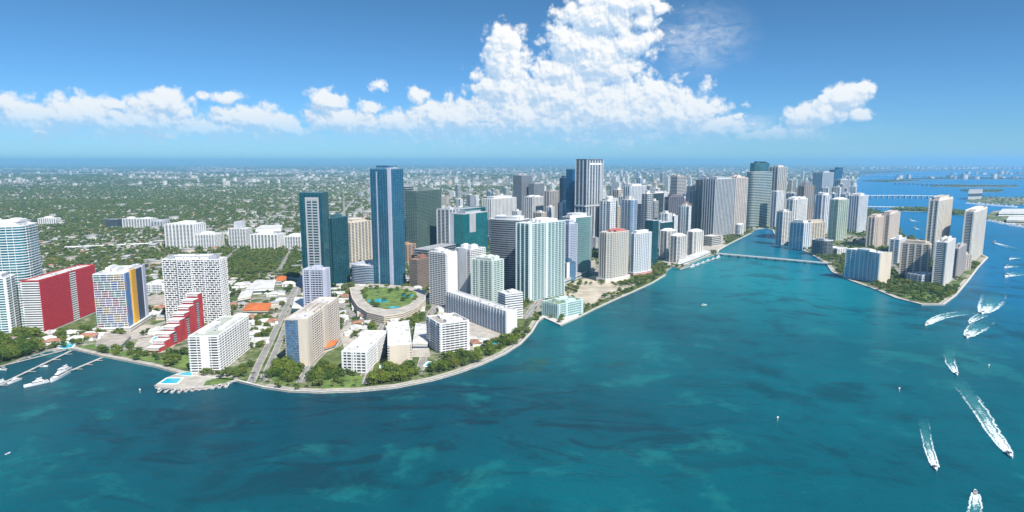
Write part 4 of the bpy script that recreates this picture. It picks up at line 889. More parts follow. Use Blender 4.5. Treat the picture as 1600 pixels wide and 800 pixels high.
moving('small motorboat between two larger foaming boats at right', [(1516, 504), (1522, 499), (1535, 492), (1548, 485)], 12, 5, 18, top=False)
moving('motorboat with broad foam trail below the group of fast boats', [(1513, 526), (1519, 519), (1530, 510), (1546, 494)], 17, 9, 30)
moving('small boat crossing alone above the longest wake', [(1494, 584), (1489, 575), (1484, 562), (1480, 540)], 10, 4, 14)
moving('fast motorboat at the lower right trailing the longest white wake', [(1576, 709), (1566, 695), (1550, 672), (1534, 645), (1516, 620), (1500, 600), (1490, 578)], 13, 7, 19)
moving('open motorboat with twin foam lines left of the longest wake', [(1461, 730), (1457, 718), (1450, 695), (1445, 670), (1441, 640)], 10, 7, 10)
moving('open motorboat with red seats at the bottom picture edge', [(1524, 772), (1524, 785), (1523, 805), (1522, 830)], 8.2, 6, 11, top=False)
moving('distant white boat with long thin wake at the right edge', [(1555, 380), (1563, 382), (1580, 387), (1606, 394)], 22, 9, 22)
moving('distant boat uppermost of three near the right edge', [(1580, 405), (1584, 404), (1592, 403), (1604, 402)], 18, 8, 16)
moving('distant boat in the middle of three near the right edge', [(1574, 418), (1579, 417), (1587, 416), (1598, 414)], 20, 9, 22)
moving('distant boat lowest of three near the right edge with wide foam', [(1575, 432), (1581, 430), (1590, 428), (1604, 424)], 24, 10, 34)
moving('tiny white boat crossing behind the island towers', [(1423, 344), (1427, 345), (1434, 347), (1440, 349)], 24, 10, 24)
moving('second tiny boat behind the island towers, nearer than the first', [(1430, 357), (1434, 358), (1440, 359), (1446, 361)], 20, 8, 18)
motorboat('small white boat resting alone in the middle of the bay', at(1100, 477), Vector((1, .2)), 10)
motorboat('tiny white boat resting at the far left of the bay', at(12, 709), Vector((.3, 1)), 5, top=False)
for px, py, lb in ((1405, 612, 'channel marker post between the bay centre and fast boats'), (1215, 658, 'channel marker post in the open bay centre'), (1545, 575, 'channel marker post near the right picture edge'), (219, 614, 'channel marker post off the hotel terrace')):
    x, y = at(px, py); r = thing('channel_marker', lb, 'marker', (x, y, 0)); m = MB(); m.box(0, 0, -1, .5, .5, 4.2); obj('post', m.mesh('post', [CONC]), r); m = MB(); m.box(0, 0, 3.21, 1.6, .3, 1.6); obj('sign_board', m.mesh('sign_board', [HULLW]), r)
def dock(label, p0, p1, wd=3.2, fingers=0, fl=14, side=1, z=1.4):
    a = Vector(at(*p0)); b = Vector(at(*p1)); L = (b - a).length; r = thing('dock', label, 'dock', (a.x, a.y, 0), heading_rot(b - a)); m = MB(); m.box(L / 2, 0, z - .35, L, wd, .35); obj('deck', m.mesh('deck', [CONC]), r)
    fm = MB(); fm.box(0, 0, z - .3, 1.4, fl, .28); fme = fm.mesh('finger_pier', [CONC]); pm_ = MB(); pm_.box(0, 0, -1.5, .4, .4, 4.2); pme = pm_.mesh('piling', [BARK])
    for k in range(fingers):
        t = (k + .7) / fingers * L
        for s in ((-1, 1) if side == 0 else (side,)):
            obj('finger_pier', fme, r, (t, s * (fl / 2 + wd / 2 - .1), 0)); obj('piling', pme, r, (t + .9, s * (fl + wd / 2), 0))
    return a, b
dock('upper left dock running out from the tree lined shore', (103, 548), (-20, 579), 3, 6, 9, -1)
dock('second left dock with a boat cluster at its outer end', (112, 549), (-10, 607), 3.6, 6, 9, 1)
dock('dock beside the large moored yachts at left', (160, 560), (112, 580), 4, 3, 8, 1)
dock('long terrace dock with angled boat slips below the white hotel', (243, 608), (372, 597), 3, 0)
dock('small boat dock below the three white hotels', (1062, 422), (1120, 404), 4, 5, 14, -1)
def ud(p, q): return (Vector(at(*q)) - Vector(at(*p))).normalized()
dl = ud((75, 600), (118, 575))
yacht('large white yacht nearest the end of the left dock line', at(57, 601), ud((70, 597), (40, 604)), 24)
yacht('longest white yacht alongside the left dock', at(93, 590), ud((118, 577), (72, 602)), 34)
yacht('white yacht moored between the longest yacht and the dock', at(100, 580), ud((118, 573), (85, 588)), 22)
yacht('white yacht at the outer end of the second left dock', at(22, 597), ud((40, 590), (0, 605)), 17)
yacht('white yacht cut by the left picture edge', at(0, 602), ud((40, 590), (0, 605)), 20)
motorboat('small boat moored inside between the two left docks', at(68, 573), Vector((1, .1)), 10)
motorboat('small boat at the outer end of the upper left dock', at(4, 578), Vector((-1, .1)), 12)
rb = random.Random(5)
for k in range(11):
    px = 250 + k * 10.5; py = 612 - max(0, k - 3) * 1.25
    motorboat('small boat berthed slantwise in the row along the hotel terrace dock', at(px, py), ud((10, 612), (22, 605)), rb.uniform(10, 14), group='boats along the terrace dock', hull=rb.choice([HULLW, HULLW, NAVY]), top=rb.random() < .6)
for k in range(6):
    yacht('white yacht in the small marina by the bridge', at(1082 + k * 8, 417 - k * 2.9), ud((1082, 417), (1070, 421)), rb.uniform(16, 24), group='yachts by the bridge')
# harbour buildings and boats on the far islands
low_building('harbour_towers', 'cluster of pale towers at the left end of the harbour island', 'building', [(1512, 312), (1534, 311), (1534, 309), (1514, 310)], 60, GREY, ROOFG)
low_building('harbour_shed', 'long white port shed on the right hand island', 'building', [(1560, 338), (1640, 338), (1640, 332), (1566, 332)], 16, WHITE, ROOFW)
low_building('harbour_shed', 'cream port building with pale roof near the right edge', 'building', [(1572, 350), (1640, 352), (1640, 344), (1576, 344)], 14, CREAM, ROOFW)
for k in range(9):
    yacht('white vessel moored along the port island quay', at(1546 + k * 8 + rb.uniform(-2, 2), 344 + k * 1.5 + 1.5), Vector((1, -.3)), rb.uniform(24, 45), group='vessels at the port island')
for k in range(8):
    yacht('white vessel moored off the harbour island', at(1512 + k * 10 + rb.uniform(-2, 2), 317 + k * .8 + 1), Vector((1, -.2)), rb.uniform(28, 50), group='vessels at the harbour island')

# ------------------------------------------------------------------ scattering: infill blocks, houses, trees
rs = np.random.RandomState(11)
def footok(X, Y, pad):
    ok = np.ones(len(X), bool)
    for (cx, cy_, R, a, b, th) in FOOT: ok &= np.hypot(X - cx, Y - cy_) > R * (1.05 if R > 40 else 1.15) + pad
    return ok
def roadok(X, Y, pad):
    ok = np.ones(len(X), bool)
    for a, b, wd in ROADS:
        near_ = (X > min(a[0], b[0]) - 30) & (X < max(a[0], b[0]) + 30) & (Y > min(a[1], b[1]) - 30) & (Y < max(a[1], b[1]) + 30)
        idx = np.nonzero(near_ & ok)[0]
        if len(idx): ok[idx] &= seg_dist(X[idx], Y[idx], a, b) > wd + pad
    return ok
ISLW = [gl(v) for v in ISL.values()]
def onland(X, Y, isl=False):
    r = inside(coast_np, X, Y)
    if isl:
        for p in ISLW: r |= inside(p, X, Y)
    return r
def pixn(X, Y):
    q = Y * CP + H * SP; v = -H * CP + Y * SP
    return 800 + F * X / q, 400 - F * v / q
def coast_dist(X, Y):
    d = np.full(len(X), 1e9)
    for a, b in zip(coastw[:-1], coastw[1:]): d = np.minimum(d, seg_dist(X, Y, a, b))
    return d
def inpix(X, Y, poly):
    px, py = pixn(X, Y); return inside(poly, px, py)
def scatter_pix(n, x0, x1, y0, y1):
    px = rs.uniform(x0, x1, n); py = rs.uniform(y0, y1, n); a = (px - 800) / F; b = (400 - py) / F
    dz = -SP + b * CP; t = -H / dz; return a * t, (CP + b * SP) * t
# --- slim towers filling the downtown cluster
SLK = [('white', 'slim white balconied tower within the dense downtown cluster', WHITE, G_LB), ('pale', 'slim pale beige tower within the dense downtown cluster', CREAM, G_WIN), ('blue', 'slim blue glass tower within the dense downtown cluster', LGREY, G_SKY), ('grey', 'slim grey tower within the dense downtown cluster', LGREY, G_GREY)]
def slim_proto(k):
    nm, lab, wm_, gm = SLK[k]; r_ = thing('residential_tower', lab, 'tower', (0, 0, 0), 0, nm + ' downtown cluster towers'); pl = [(-14, -11), (14, -11), (14, 11), (-14, 11)]; hh = 100
    m = MB(); m.prism(pl, 0, hh); obj('glass_facade', m.mesh('glass_facade', [gm]), r_)
    m = MB()
    for q in range(26): m.ring(offset(pl, .9), offset(pl, -.2), q * 3.85, q * 3.85 + (1.0 if k != 2 else .5))
    for i, (p, e) in enumerate(edges_pts(pl, 7 + k)): m.box(p.x, p.y, .05, 2.6 - .4 * k, 2.6 - .4 * k, hh + .2 + (i % 3 == 0), 0)
    obj('balconies', m.mesh('balconies', [wm_]), r_)
    m = MB(); m.prism(offset(pl, .3), hh + .3, hh + 1.3); m.box(2, 1, hh + 1.31, 13, 9, 6); m.box(-8, -3, hh + 1.31, 4, 4, 3); obj('roof', m.mesh('roof', [ROOFW]), r_); return r_
sl = [slim_proto(k) for k in range(4)]; su = [False] * 4; ns_ = 0; spl = []
for zone_, cnt, hlo, hhi in (([(860, 385), (870, 330), (960, 305), (1100, 300), (1190, 300), (1190, 350), (1100, 368), (1060, 385), (1000, 400), (900, 412)], 90, 60, 150), ([(1225, 345), (1230, 300), (1330, 292), (1345, 322), (1330, 340), (1260, 352)], 34, 60, 120), ([(640, 385), (640, 310), (860, 300), (900, 395)], 50, 40, 95), ([(930, 300), (960, 284), (1200, 282), (1330, 280), (1320, 300)], 36, 70, 130)):
    X, Y = scatter_pix(5000, min(p[0] for p in zone_), max(p[0] for p in zone_), min(p[1] for p in zone_), max(p[1] for p in zone_)); pxs, pys = pixn(X, Y)
    ok = inside(zone_, pxs, pys) & onland(X, Y) & footok(X, Y, -6) & (coast_dist(X, Y) > 25); c_ = 0
    for x, y in zip(X[ok], Y[ok]):
        if any((x - a) ** 2 + (y - b) ** 2 < 1250 for a, b in spl): continue
        spl.append((x, y)); k = rnd.choice([0, 0, 1, 2, 3]); l_ = (x, y, LZ); s_ = (rnd.uniform(.75, 1.2), rnd.uniform(.8, 1.3), rnd.uniform(hlo, hhi) / 100); rz = R_(90 - 45 + rnd.choice([0, 90]))
        if not su[k]: sl[k].location = l_; sl[k].rotation_euler = (0, 0, rz); sl[k].scale = s_; su[k] = True
        else: copy_thing(sl[k], l_, rz, s_)
        FOOT.append((x, y, 16, 0, 0, 0)); c_ += 1
        if c_ >= cnt: break
    print('slim', c_)
# --- mid rise infill in the dense districts
mids = []
MIDK = [('whitefine', 'white mid rise block among the dense streets behind the towers', WHITE), ('cream', 'cream mid rise block among the dense streets behind the towers', CREAM), ('grey', 'grey mid rise block among the dense streets behind the towers', LGREY), ('beige', 'tan mid rise block among the dense streets behind the towers', BEIGE)]
def mid_proto(kind):
    st, lab, wm_ = MIDK[kind]; gm, bm_, bt, bd, sp, pd, rf = STY[st]; r = thing('mid_rise_building', lab, 'building', (0, 0, 0), 0, lab.split()[0] + ' mid rise blocks')
    pl = [(-.5, -.5), (.5, -.5), (.5, .5), (-.5, .5)]; pl = [(x * 30, y * 22) for x, y in pl]; hh = 30
    m = MB(); m.prism(pl, 0, hh); obj('glass_facade', m.mesh('glass_facade', [gm]), r)
    m = MB()
    for k in range(9): m.ring(offset(pl, .7), offset(pl, -.2), k * 3.35, k * 3.35 + 1.4)
    for p, e in edges_pts(pl, 5.5): m.box(p.x, p.y, .05, 1.5, 1.5, hh + .2)
    obj('balconies', m.mesh('balconies', [wm_]), r)
    m = MB(); m.prism(offset(pl, .3), hh + .3, hh + 1.2); m.box(3, 2, hh + 1.21, 9, 7, 3.5); m.box(-8, -3, hh + 1.21, 4, 4, 2); obj('roof', m.mesh('roof', [rf]), r)
    return r
protos = [mid_proto(k) for k in range(4)]; pused = [False] * 4
X, Y = scatter_pix(9000, 560, 1345, 272, 402)
pxs, pys = pixn(X, Y)
zone = inside([(560, 300), (620, 290), (700, 276), (900, 268), (1340, 268), (1345, 300), (1400, 330), (1290, 372), (1240, 368), (1180, 356), (1110, 385), (1000, 410), (880, 425), (760, 400), (640, 400), (560, 385)], pxs, pys)
ok = zone & onland(X, Y) & footok(X, Y, 14) & roadok(X, Y, 10) & (coast_dist(X, Y) > 35)
placed = []
for x, y, px in zip(X[ok], Y[ok], pxs[ok]):
    sc = rnd.uniform(.7, 1.3); gap = 30 + y * .012
    if any((x - a) ** 2 + (y - b) ** 2 < gap * gap for a, b in placed): continue
    placed.append((x, y)); k = rnd.choice([0, 0, 0, 1, 2, 3]); dens = 1.0 if px < 900 else 1.9
    hs_ = rnd.choice([.35, .5, .5, .8, 1.1, 1.5]) * (dens if y > 1800 else .8); th = 90 - (38 if px > 780 else 20)
    l_ = (x, y, LZ); s_ = (sc, sc * rnd.uniform(.8, 1.3), hs_)
    if not pused[k]: protos[k].location = l_; protos[k].rotation_euler = (0, 0, R_(th + rnd.choice([0, 90]))); protos[k].scale = s_; pused[k] = True
    else: copy_thing(protos[k], l_, R_(th + rnd.choice([0, 90])), s_)
    FOOT.append((x, y, 16 * sc, 0, 0, 0))
    if len(placed) >= 290: break
print('mid', len(placed))
# --- houses
def house_proto(kind):
    lab = ['white walled house with terracotta roof in the green suburb', 'white walled house with pale hipped roof in the green suburb', 'flat roofed pale low building in the green suburb', 'house with grey hipped roof in the green suburb'][kind]
    r = thing('house', lab, 'house', (0, 0, 0), 0, ['terracotta roofed houses', 'pale roofed houses', 'flat roofed low buildings', 'grey roofed houses'][kind]); m = MB()
    pl = [(-8, -5.5), (8, -5.5), (8, 5.5), (-8, 5.5)]; m.prism(pl, 0, 4.2); m.box(4, -7, 0, 7, 5, 4.0); obj('wall', m.mesh('wall', [WHITE if kind != 3 else CREAM]), r); m = MB()
    if kind == 2: m.prism(offset(pl, .4), 4.21, 5.2); m.box(4, -7, 4.01, 7.6, 5.5, .7); m.box(-2, 1, 5.21, 3, 2, 1.2)
    else:
        m.frustum(offset(pl, 1), 4.21, [(-4, -.4), (4, -.4), (4, .4), (-4, .4)], 7.0); m.frustum([(-.4, -10), (8.4, -10), (8.4, -4), (-.4, -4)], 4.1, [(3.5, -7.4), (4.5, -7.4), (4.5, -3), (3.5, -3)], 6.0)
    obj('roof', m.mesh('roof', [[TERRA, ROOFW, ROOFW, ROOFG][kind]]), r)
    for sx_ in (-5, 0): 
        m = MB(); m.box(sx_, -5.56, 1, 2, .12, 1.6); obj('window', m.mesh('window', [G_DARK]), r)
    return r
hp = [house_proto(k) for k in range(4)]; hu = [False] * 4
PARK = [(335, 392), (400, 388), (470, 389), (470, 432), (455, 445), (430, 430), (380, 440), (345, 420)]
X, Y = scatter_pix(26000, -60, 760, 270, 540)
pxs, pys = pixn(X, Y)
dn = np.sin(X * .004 + 1) * np.cos(Y * .003) * .25
urb = np.clip((pxs - 150) / 550, 0, 1)
ok = onland(X, Y) & footok(X, Y, 9) & roadok(X, Y, 5) & (coast_dist(X, Y) > 30) & ~inside(PARK, pxs, pys) & (rs.uniform(size=len(X)) < .2 + .65 * urb + dn) & (Y < 9000)
X, Y, urb = X[ok], Y[ok], urb[ok]; o_ = np.argsort(np.hypot(X, Y)); X, Y, urb = X[o_], Y[o_], urb[o_]
cell = {}; HX = []
for x, y, u in zip(X, Y, urb):
    g_ = 26 + y * .003; key = (int(x / g_), int(y / g_))
    if key in cell: continue
    cell[key] = 1; HX.append((x, y, u))
print('houses', len(HX))
def hkind(u): return rnd.choices([0, 1, 2, 3], [.22, .38, .2 + .5 * u, .2])[0]
for x, y, u in HX[:297]:
    k = hkind(u); rot = R_(14.7 + rnd.choice([0, 90, 180, 270])); sc = (rnd.uniform(.9, 1.5), rnd.uniform(.9, 1.4), rnd.uniform(.9, 1.4))
    if not hu[k]: hp[k].location = (x, y, LZ); hp[k].rotation_euler = (0, 0, rot); hp[k].scale = sc; hu[k] = True
    else: copy_thing(hp[k], (x, y, LZ), rot, sc)
    FOOT.append((x, y, 9, 0, 0, 0))
# the rest of the town as one mass
def box_mass(name, P_, rots, mi, mats, hip):
    n = len(P_); sx, sy, sz = P_[:, 3], P_[:, 4], P_[:, 5]; c, s = np.cos(rots), np.sin(rots)
    T_ = np.array([(-.5, -.5, 0), (.5, -.5, 0), (.5, .5, 0), (-.5, .5, 0), (-.5, -.5, 1), (.5, -.5, 1), (.5, .5, 1), (-.5, .5, 1), (-.55, -.56, 1), (.55, -.56, 1), (.55, .56, 1), (-.55, .56, 1), (-.28, -.05, 1.6), (.28, -.05, 1.6), (.28, .05, 1.6), (-.28, .05, 1.6)])
    T = np.repeat(T_[None], n, 0); T[:, 12:, 2] = np.where(hip[:, None], 1.55, 1.04); fl = ~hip
    T[fl, 12:, 0] = T_[8:12, 0]; T[fl, 12:, 1] = T_[8:12, 1]
    x = T[:, :, 0] * sx[:, None]; y = T[:, :, 1] * sy[:, None]; z = T[:, :, 2] * sz[:, None]
    V = np.stack([x * c[:, None] - y * s[:, None] + P_[:, 0:1], x * s[:, None] + y * c[:, None] + P_[:, 1:2], z + P_[:, 2:3]], -1).reshape(-1, 3)
    f = np.array([(0, 1, 5, 4), (1, 2, 6, 5), (2, 3, 7, 6), (3, 0, 4, 7), (8, 9, 13, 12), (9, 10, 14, 13), (10, 11, 15, 14), (11, 8, 12, 15), (12, 13, 14, 15)])
    Fq = (f[None] + (np.arange(n) * 16)[:, None, None]).reshape(-1, 4); m_ = np.stack([mi[0]] * 4 + [mi[1]] * 5, 1).reshape(-1)
    o = obj(name, np_mesh(name, V, Fq, m_, mats)); o['kind'] = 'stuff'; return o
MATS = [paint((.6, .59, .56)), paint((.55, .5, .42)), paint((.45, .46, .47)), paint((.52, .42, .36)), paint((.52, .51, .47), .85, .3, .1), TERRA, ROOFG, ROOFB]
R2 = HX[297:]; A_ = np.array(R2); n = len(A_); big = rs.uniform(size=n) < .05 + .3 * A_[:, 2]
sx = np.where(big, rs.uniform(20, 48, n), rs.uniform(12, 22, n)); sy = np.where(big, rs.uniform(14, 30, n), rs.uniform(9, 15, n)); sz = np.where(big, rs.uniform(6, 16, n), rs.uniform(3.5, 5.5, n))
Pm = np.stack([A_[:, 0], A_[:, 1], np.full(n, LZ), sx, sy, sz], 1); hip = (~big) & (rs.uniform(size=n) < .7)
box_mass('suburban_houses', Pm, R_(14.7) + rs.randint(0, 2, n) * math.pi / 2, (rs.choice(4, n, p=[.6, .2, .12, .08]), np.where(hip, rs.choice([4, 5, 6], n, p=[.5, .25, .25]), 4)), MATS, hip)
X, Y = scatter_pix(30000, -100, 1340, 254, 292)
# clustered far business districts
cl = rs.uniform(size=(80, 2)); cxp = cl[:, 0] * 1440 - 100; cyp = 254.3 + cl[:, 1] ** 1.4 * 34
px_, py_ = pixn(X, Y); dm = np.full(len(X), 9.0)
for a, b in zip(cxp, cyp): dm = np.minimum(dm, np.hypot((px_ - a) / 55, (py_ - b) / 1.8))
ok = onland(X, Y) & ((dm < .8) | (rs.uniform(size=len(X)) < .1 + .3 * np.clip((px_ - 300) / 500, 0, 1))) & (Y > 5500); X, Y, dm = X[ok], Y[ok], dm[ok]; n = len(X); print('far', n)
k_ = Y / 6000; tall = rs.uniform(size=n) < .06
Pm = np.stack([X, Y, np.full(n, LZ), rs.uniform(20, 58, n) * k_ ** .4, rs.uniform(15, 40, n) * k_ ** .3, np.where(tall, rs.uniform(20, 55, n), rs.uniform(6, 14, n))], 1)
box_mass('distant_town', Pm, R_(14.7) + rs.randint(0, 2, n) * math.pi / 2, (rs.choice(4, n, p=[.7, .15, .1, .05]), np.full(n, 4)), MATS, np.zeros(n, bool))
# buildings on the far right islands / beach
X, Y = scatter_pix(3000, 1340, 1620, 254.5, 282); px_, py_ = pixn(X, Y)
bar = inside(gl(ISL['barrier_island']), X, Y) | ((py_ < 265) & onland(X, Y)); bar |= inside(gl(ISL['far_island']), X, Y) & (rs.uniform(size=len(X)) < .3)
X, Y = X[bar][:500], Y[bar][:500]; n = len(X)
Pm = np.stack([X, Y, np.full(n, LZ), rs.uniform(40, 110, n), rs.uniform(30, 60, n), rs.uniform(12, 70, n)], 1)
if n: box_mass('distant_beach_town', Pm, rs.uniform(0, 3, n), (np.zeros(n, int), np.full(n, 4)), MATS, np.zeros(n, bool))

# --- trees
ICO = None
def ico(sub=1):
    bm = bmesh.new(); bmesh.ops.create_icosphere(bm, subdivisions=sub, radius=1); v = np.array([p.co[:] for p in bm.verts]); f = np.array([[q.index for q in a.verts] for a in bm.faces]); bm.free(); return v, f
IV, IF = ico(1); OV = np.array([(1, 0, 0), (0, 1, 0), (-1, 0, 0), (0, -1, 0), (0, 0, 1), (0, 0, -1.)]); OF = np.array([(0, 1, 4), (1, 2, 4), (2, 3, 4), (3, 0, 4), (1, 0, 5), (2, 1, 5), (3, 2, 5), (0, 3, 5)])
def crown_template(rng, lumps, V0, F0, r=5.0, hgt=8.0, leaf=0):
    VV = []; FF = []; b = 0
    for k in range(lumps):
        a = rng.uniform(0, 6.28); rad = r * .68 * math.sqrt(rng.uniform(0, 1)); zz = hgt * .55 + rng.uniform(-.22, .34) * hgt * (1 - .5 * rad / r); s = r * rng.uniform(.24, .44) * (3.2 / max(2.2, lumps ** .5))
        v = V0 * (1 + rng.uniform(-.28, .28, (len(V0), 1))) * (s, s, s * .72); v = v + (rad * math.cos(a), rad * math.sin(a), zz); VV.append(v); FF.append(F0 + b); b += len(V0)
    for k in range(leaf):
        a = rng.uniform(0, 6.28); u = rng.uniform(-.6, 1); rr = math.sqrt(max(0, 1 - u * u)); R0 = r * rng.uniform(.72, 1.05); c = np.array([R0 * rr * math.cos(a), R0 * rr * math.sin(a), hgt * .55 + u * hgt * .42]); d1 = rng.normal(size=3); d1 /= np.linalg.norm(d1); d2 = np.cross(d1, rng.normal(size=3)); d2 /= np.linalg.norm(d2); s = rng.uniform(.35, .8)
        VV.append(np.array([c - d1 * s, c + d2 * s, c + d1 * s])); FF.append(np.array([(0, 1, 2)]) + b); b += 3
    return np.concatenate(VV), np.concatenate(FF)
def tri_mesh(name, V, Fq, mats): return np_mesh(name, V, Fq, None, mats)
rt = np.random.RandomState(4)
tree_protos = []
for k in range(4):
    r = tag(obj('broadleaf_tree', None), 'x', 'tree'); V, Fq = crown_template(rt, 16, IV, IF, 5.2, 8.5, 320); obj('crown', tri_mesh('crown', V, Fq, [LEAF]), r)
    m = MB(); m.frustum([(.35 * math.cos(a), .35 * math.sin(a)) for a in [i * 1.0472 for i in range(6)]], 0, [(.2 * math.cos(a), .2 * math.sin(a)) for a in [i * 1.0472 for i in range(6)]], 3.4)
    for i in range(5): a = i * 1.256 + k; m.beam((0, 0, 2.9), (2.6 * math.cos(a), 2.6 * math.sin(a), 5.2), .2, .2)
    obj('trunk', m.mesh('trunk', [BARK]), r); tree_protos.append(r)
def palm_template(rng):
    m = MB(); lean = rng.uniform(-.5, .5); m.beam((0, 0, 0), (lean, 0, 7.4), .42, .42); t = m; c = MB()
    for i in range(15):
        a = i * 2.399; dr = rng.uniform(.2, .9); p = Vector((lean, 0, 7.4)); L = 3.3; wd = .55; prev = None
        for s in range(4):
            u = s / 3; q = p + Vector((math.cos(a) * L * u, math.sin(a) * L * u, 1.1 * math.sin(u * 2.2) - dr * 2.2 * u * u)); sd_ = Vector((-math.sin(a), math.cos(a), 0)) * wd * (1 - u * .8)
            if prev: c.quad([prev[0] - prev[1], prev[0] + prev[1], q + sd_, q - sd_]); c.quad([prev[0] - prev[1] * .2 - Vector((0, 0, .35)), prev[0] + Vector((0, 0, .05)), q + Vector((0, 0, .05)), q - Vector((0, 0, .3))])
            prev = (q, sd_)
    return t, c
palm_protos = []
for k in range(3):
    r = tag(obj('palm_tree', None), 'x', 'tree'); t, c = palm_template(rt); obj('trunk', t.mesh('trunk', [BARK]), r); obj('crown', c.mesh('crown', [PALMM]), r); palm_protos.append(r)
used_p = set(); NT_ = [0]; TREES = []
def put_tree(lst, x, y, z, sc, label, group):
    pr = rnd.choice(lst); NT_[0] += 1
    if pr.name not in used_p:
        used_p.add(pr.name); pr.location = (x, y, z); pr.rotation_euler = (0, 0, rnd.uniform(0, 6.28)); pr.scale = (sc, sc, sc * rnd.uniform(.85, 1.15)); pr['label'] = label; pr['group'] = group
    else: copy_thing(pr, (x, y, z), rnd.uniform(0, 6.28), (sc, sc, sc * rnd.uniform(.85, 1.15)), label, group)
    TREES.append((x, y))
def sample_poly(poly, n, gap):
    xs = [p[0] for p in poly]; ys = [p[1] for p in poly]; X, Y = scatter_pix(n * 60, min(xs), max(xs), min(ys), max(ys)); px, py = pixn(X, Y); ok = inside(poly, px, py) & onland(X, Y) & footok(X, Y, 1) & roadok(X, Y, 1) & (coast_dist(X, Y) > 3.5); out = []
    for x, y in zip(X[ok], Y[ok]):
        if all((x - a) ** 2 + (y - b) ** 2 > gap * gap for a, b in out): out.append((x, y))
        if len(out) >= n: break
    return out
# palms in a row along the promenade
def walk(idx0, idx1, d, step):
    pts = [Vector(p) for p in inset_path(idx0, idx1, d)]; acc = 0; out = []
    for a, b in zip(pts, pts[1:]):
        L = (b - a).length; t = acc
        while t < L: out.append(a + (b - a) * t / L); t += step
        acc = t - L
    return out
for p in walk(12, 25, 13, 13): put_tree(palm_protos, p.x + rnd.uniform(-1.5, 1.5), p.y + rnd.uniform(-1.5, 1.5), LZ, rnd.uniform(.8, 1.15), 'palm tree in the row behind the curved seawall promenade', 'palms along the promenade')
REG = [('broad tree in the dense green clump at the left shore', 'trees of the left shore clump', [(-5, 505), (38, 500), (60, 530), (66, 548), (40, 560), (0, 572)], 34, 9, 1.6),
 ('broad tree on the shore below the red wall', 'trees below the red wall', [(75, 540), (64, 528), (150, 490), (160, 520), (220, 545), (240, 560), (150, 553), (118, 540)], 30, 9, 1.0),
 ('tree in the garden of the red stepped block', 'trees around the red stepped block', [(262, 572), (258, 556), (298, 548), (298, 580)], 9, 8, .9),
 ('large tree lining the boulevard beside the cream slab block', 'trees of the boulevard', [(418, 560), (446, 500), (462, 480), (452, 575), (470, 585), (455, 600), (420, 592)], 26, 9, 1.3),
 ('tree on the boulevard median and left verge', 'trees left of the boulevard', [(375, 580), (392, 540), (402, 500), (428, 470), (440, 478), (424, 520), (398, 580), (388, 598)], 24, 9, 1.0),
 ('tree between the cream slab and the small white block', 'trees between waterfront blocks', [(478, 600), (500, 575), (535, 545), (532, 590), (500, 600)], 16, 9, 1.1),
 ('dense tree in front of the cream low slab', 'trees before the cream low slab', [(575, 600), (605, 582), (650, 580), (655, 592), (620, 600), (580, 604)], 18, 9, 1.35),
 ('tree near the seawall bend below the long white slab', 'trees at the seawall bend', [(670, 588), (700, 565), (735, 560), (760, 545), (800, 530), (810, 520), (815, 532), (790, 548), (760, 562), (700, 584)], 26, 9, 1.2),
 ('tree in the street garden below the round roof garden', 'trees below the roof garden', [(545, 500), (600, 505), (670, 490), (690, 500), (640, 515), (560, 520)], 18, 10, 1.1),
 ('tree in the waterside park of the island', 'trees of the island park', [(1378, 448), (1400, 436), (1480, 452), (1500, 440), (1525, 405), (1535, 408), (1500, 448), (1480, 470), (1420, 470), (1390, 460)], 38, 11, 1.25),
 ('tree by the beige tower with red roofs', 'trees by the red roofed towers', [(925, 440), (948, 440), (1000, 432), (1035, 425), (1038, 430), (990, 450), (950, 450)], 16, 11, 1.1)]
nall = NT_[0] + sum(r_[3] for r_ in REG); print('indiv', nall)
for lab, grp, poly, n, gap, sc in REG:
    for x, y in sample_poly(poly, n, gap): 
        if NT_[0] < 268: put_tree(tree_protos, x, y, LZ, sc * rnd.uniform(.75, 1.2), lab, grp)
cx, cy_, pl = GD
sp_ = [(x, y) for x, y in [(rnd.uniform(-70, 70), rnd.uniform(-90, 90)) for _ in range(400)] if inside([(a * .8, b * .8) for a, b in pl], np.array([x]), np.array([y]))[0]]
for x, y in sp_[:30]:
    put_tree(tree_protos if rnd.random() < .7 else palm_protos, cx + x, cy_ + y + 4, LZ + 14.2, rnd.uniform(.7, 1.05), 'tree planted on the fan shaped roof garden', 'roof garden trees')
print('trees', NT_[0])
# the rest of the trees as one canopy
def tree_mass(name, X, Y, sc, templates, zoff=0.0):
    Vs = []; Fs = []; Ts = []; b = 0; idx = rs.randint(0, len(templates), len(X))
    for t, (V0, F0) in enumerate(templates):
        s_ = idx == t; n = int(s_.sum())
        if not n: continue
        a = rs.uniform(0, 6.28, n); c, s = np.cos(a)[:, None], np.sin(a)[:, None]; k = sc[s_][:, None]
        x = (V0[None, :, 0] * c - V0[None, :, 1] * s) * k + X[s_][:, None]; y = (V0[None, :, 0] * s + V0[None, :, 1] * c) * k + Y[s_][:, None]; z = V0[None, :, 2] * k * rs.uniform(.8, 1.2, (n, 1)) + LZ + zoff
        Vs.append(np.stack([x, y, z], -1).reshape(-1, 3)); Fs.append((F0[None] + (np.arange(n) * len(V0))[:, None, None]).reshape(-1, 3) + b); Ts.append(np.repeat(rs.uniform(0, 1, n), len(F0))); b += n * len(V0)
    o = obj(name, np_mesh(name, np.concatenate(Vs), np.concatenate(Fs), None, [LEAFM], np.concatenate(Ts))); o['kind'] = 'stuff'; print(name, len(X), b)
TN = [crown_template(rt, 12, IV, IF, 5.0, 8.0, 60) for _ in range(5)]; TM = [crown_template(rt, 6, OV, OF, 5.5, 7.5, 6) for _ in range(6)]; TF = [crown_template(rt, 3, OV, OF, 6, 6.5, 0) for _ in range(5)]
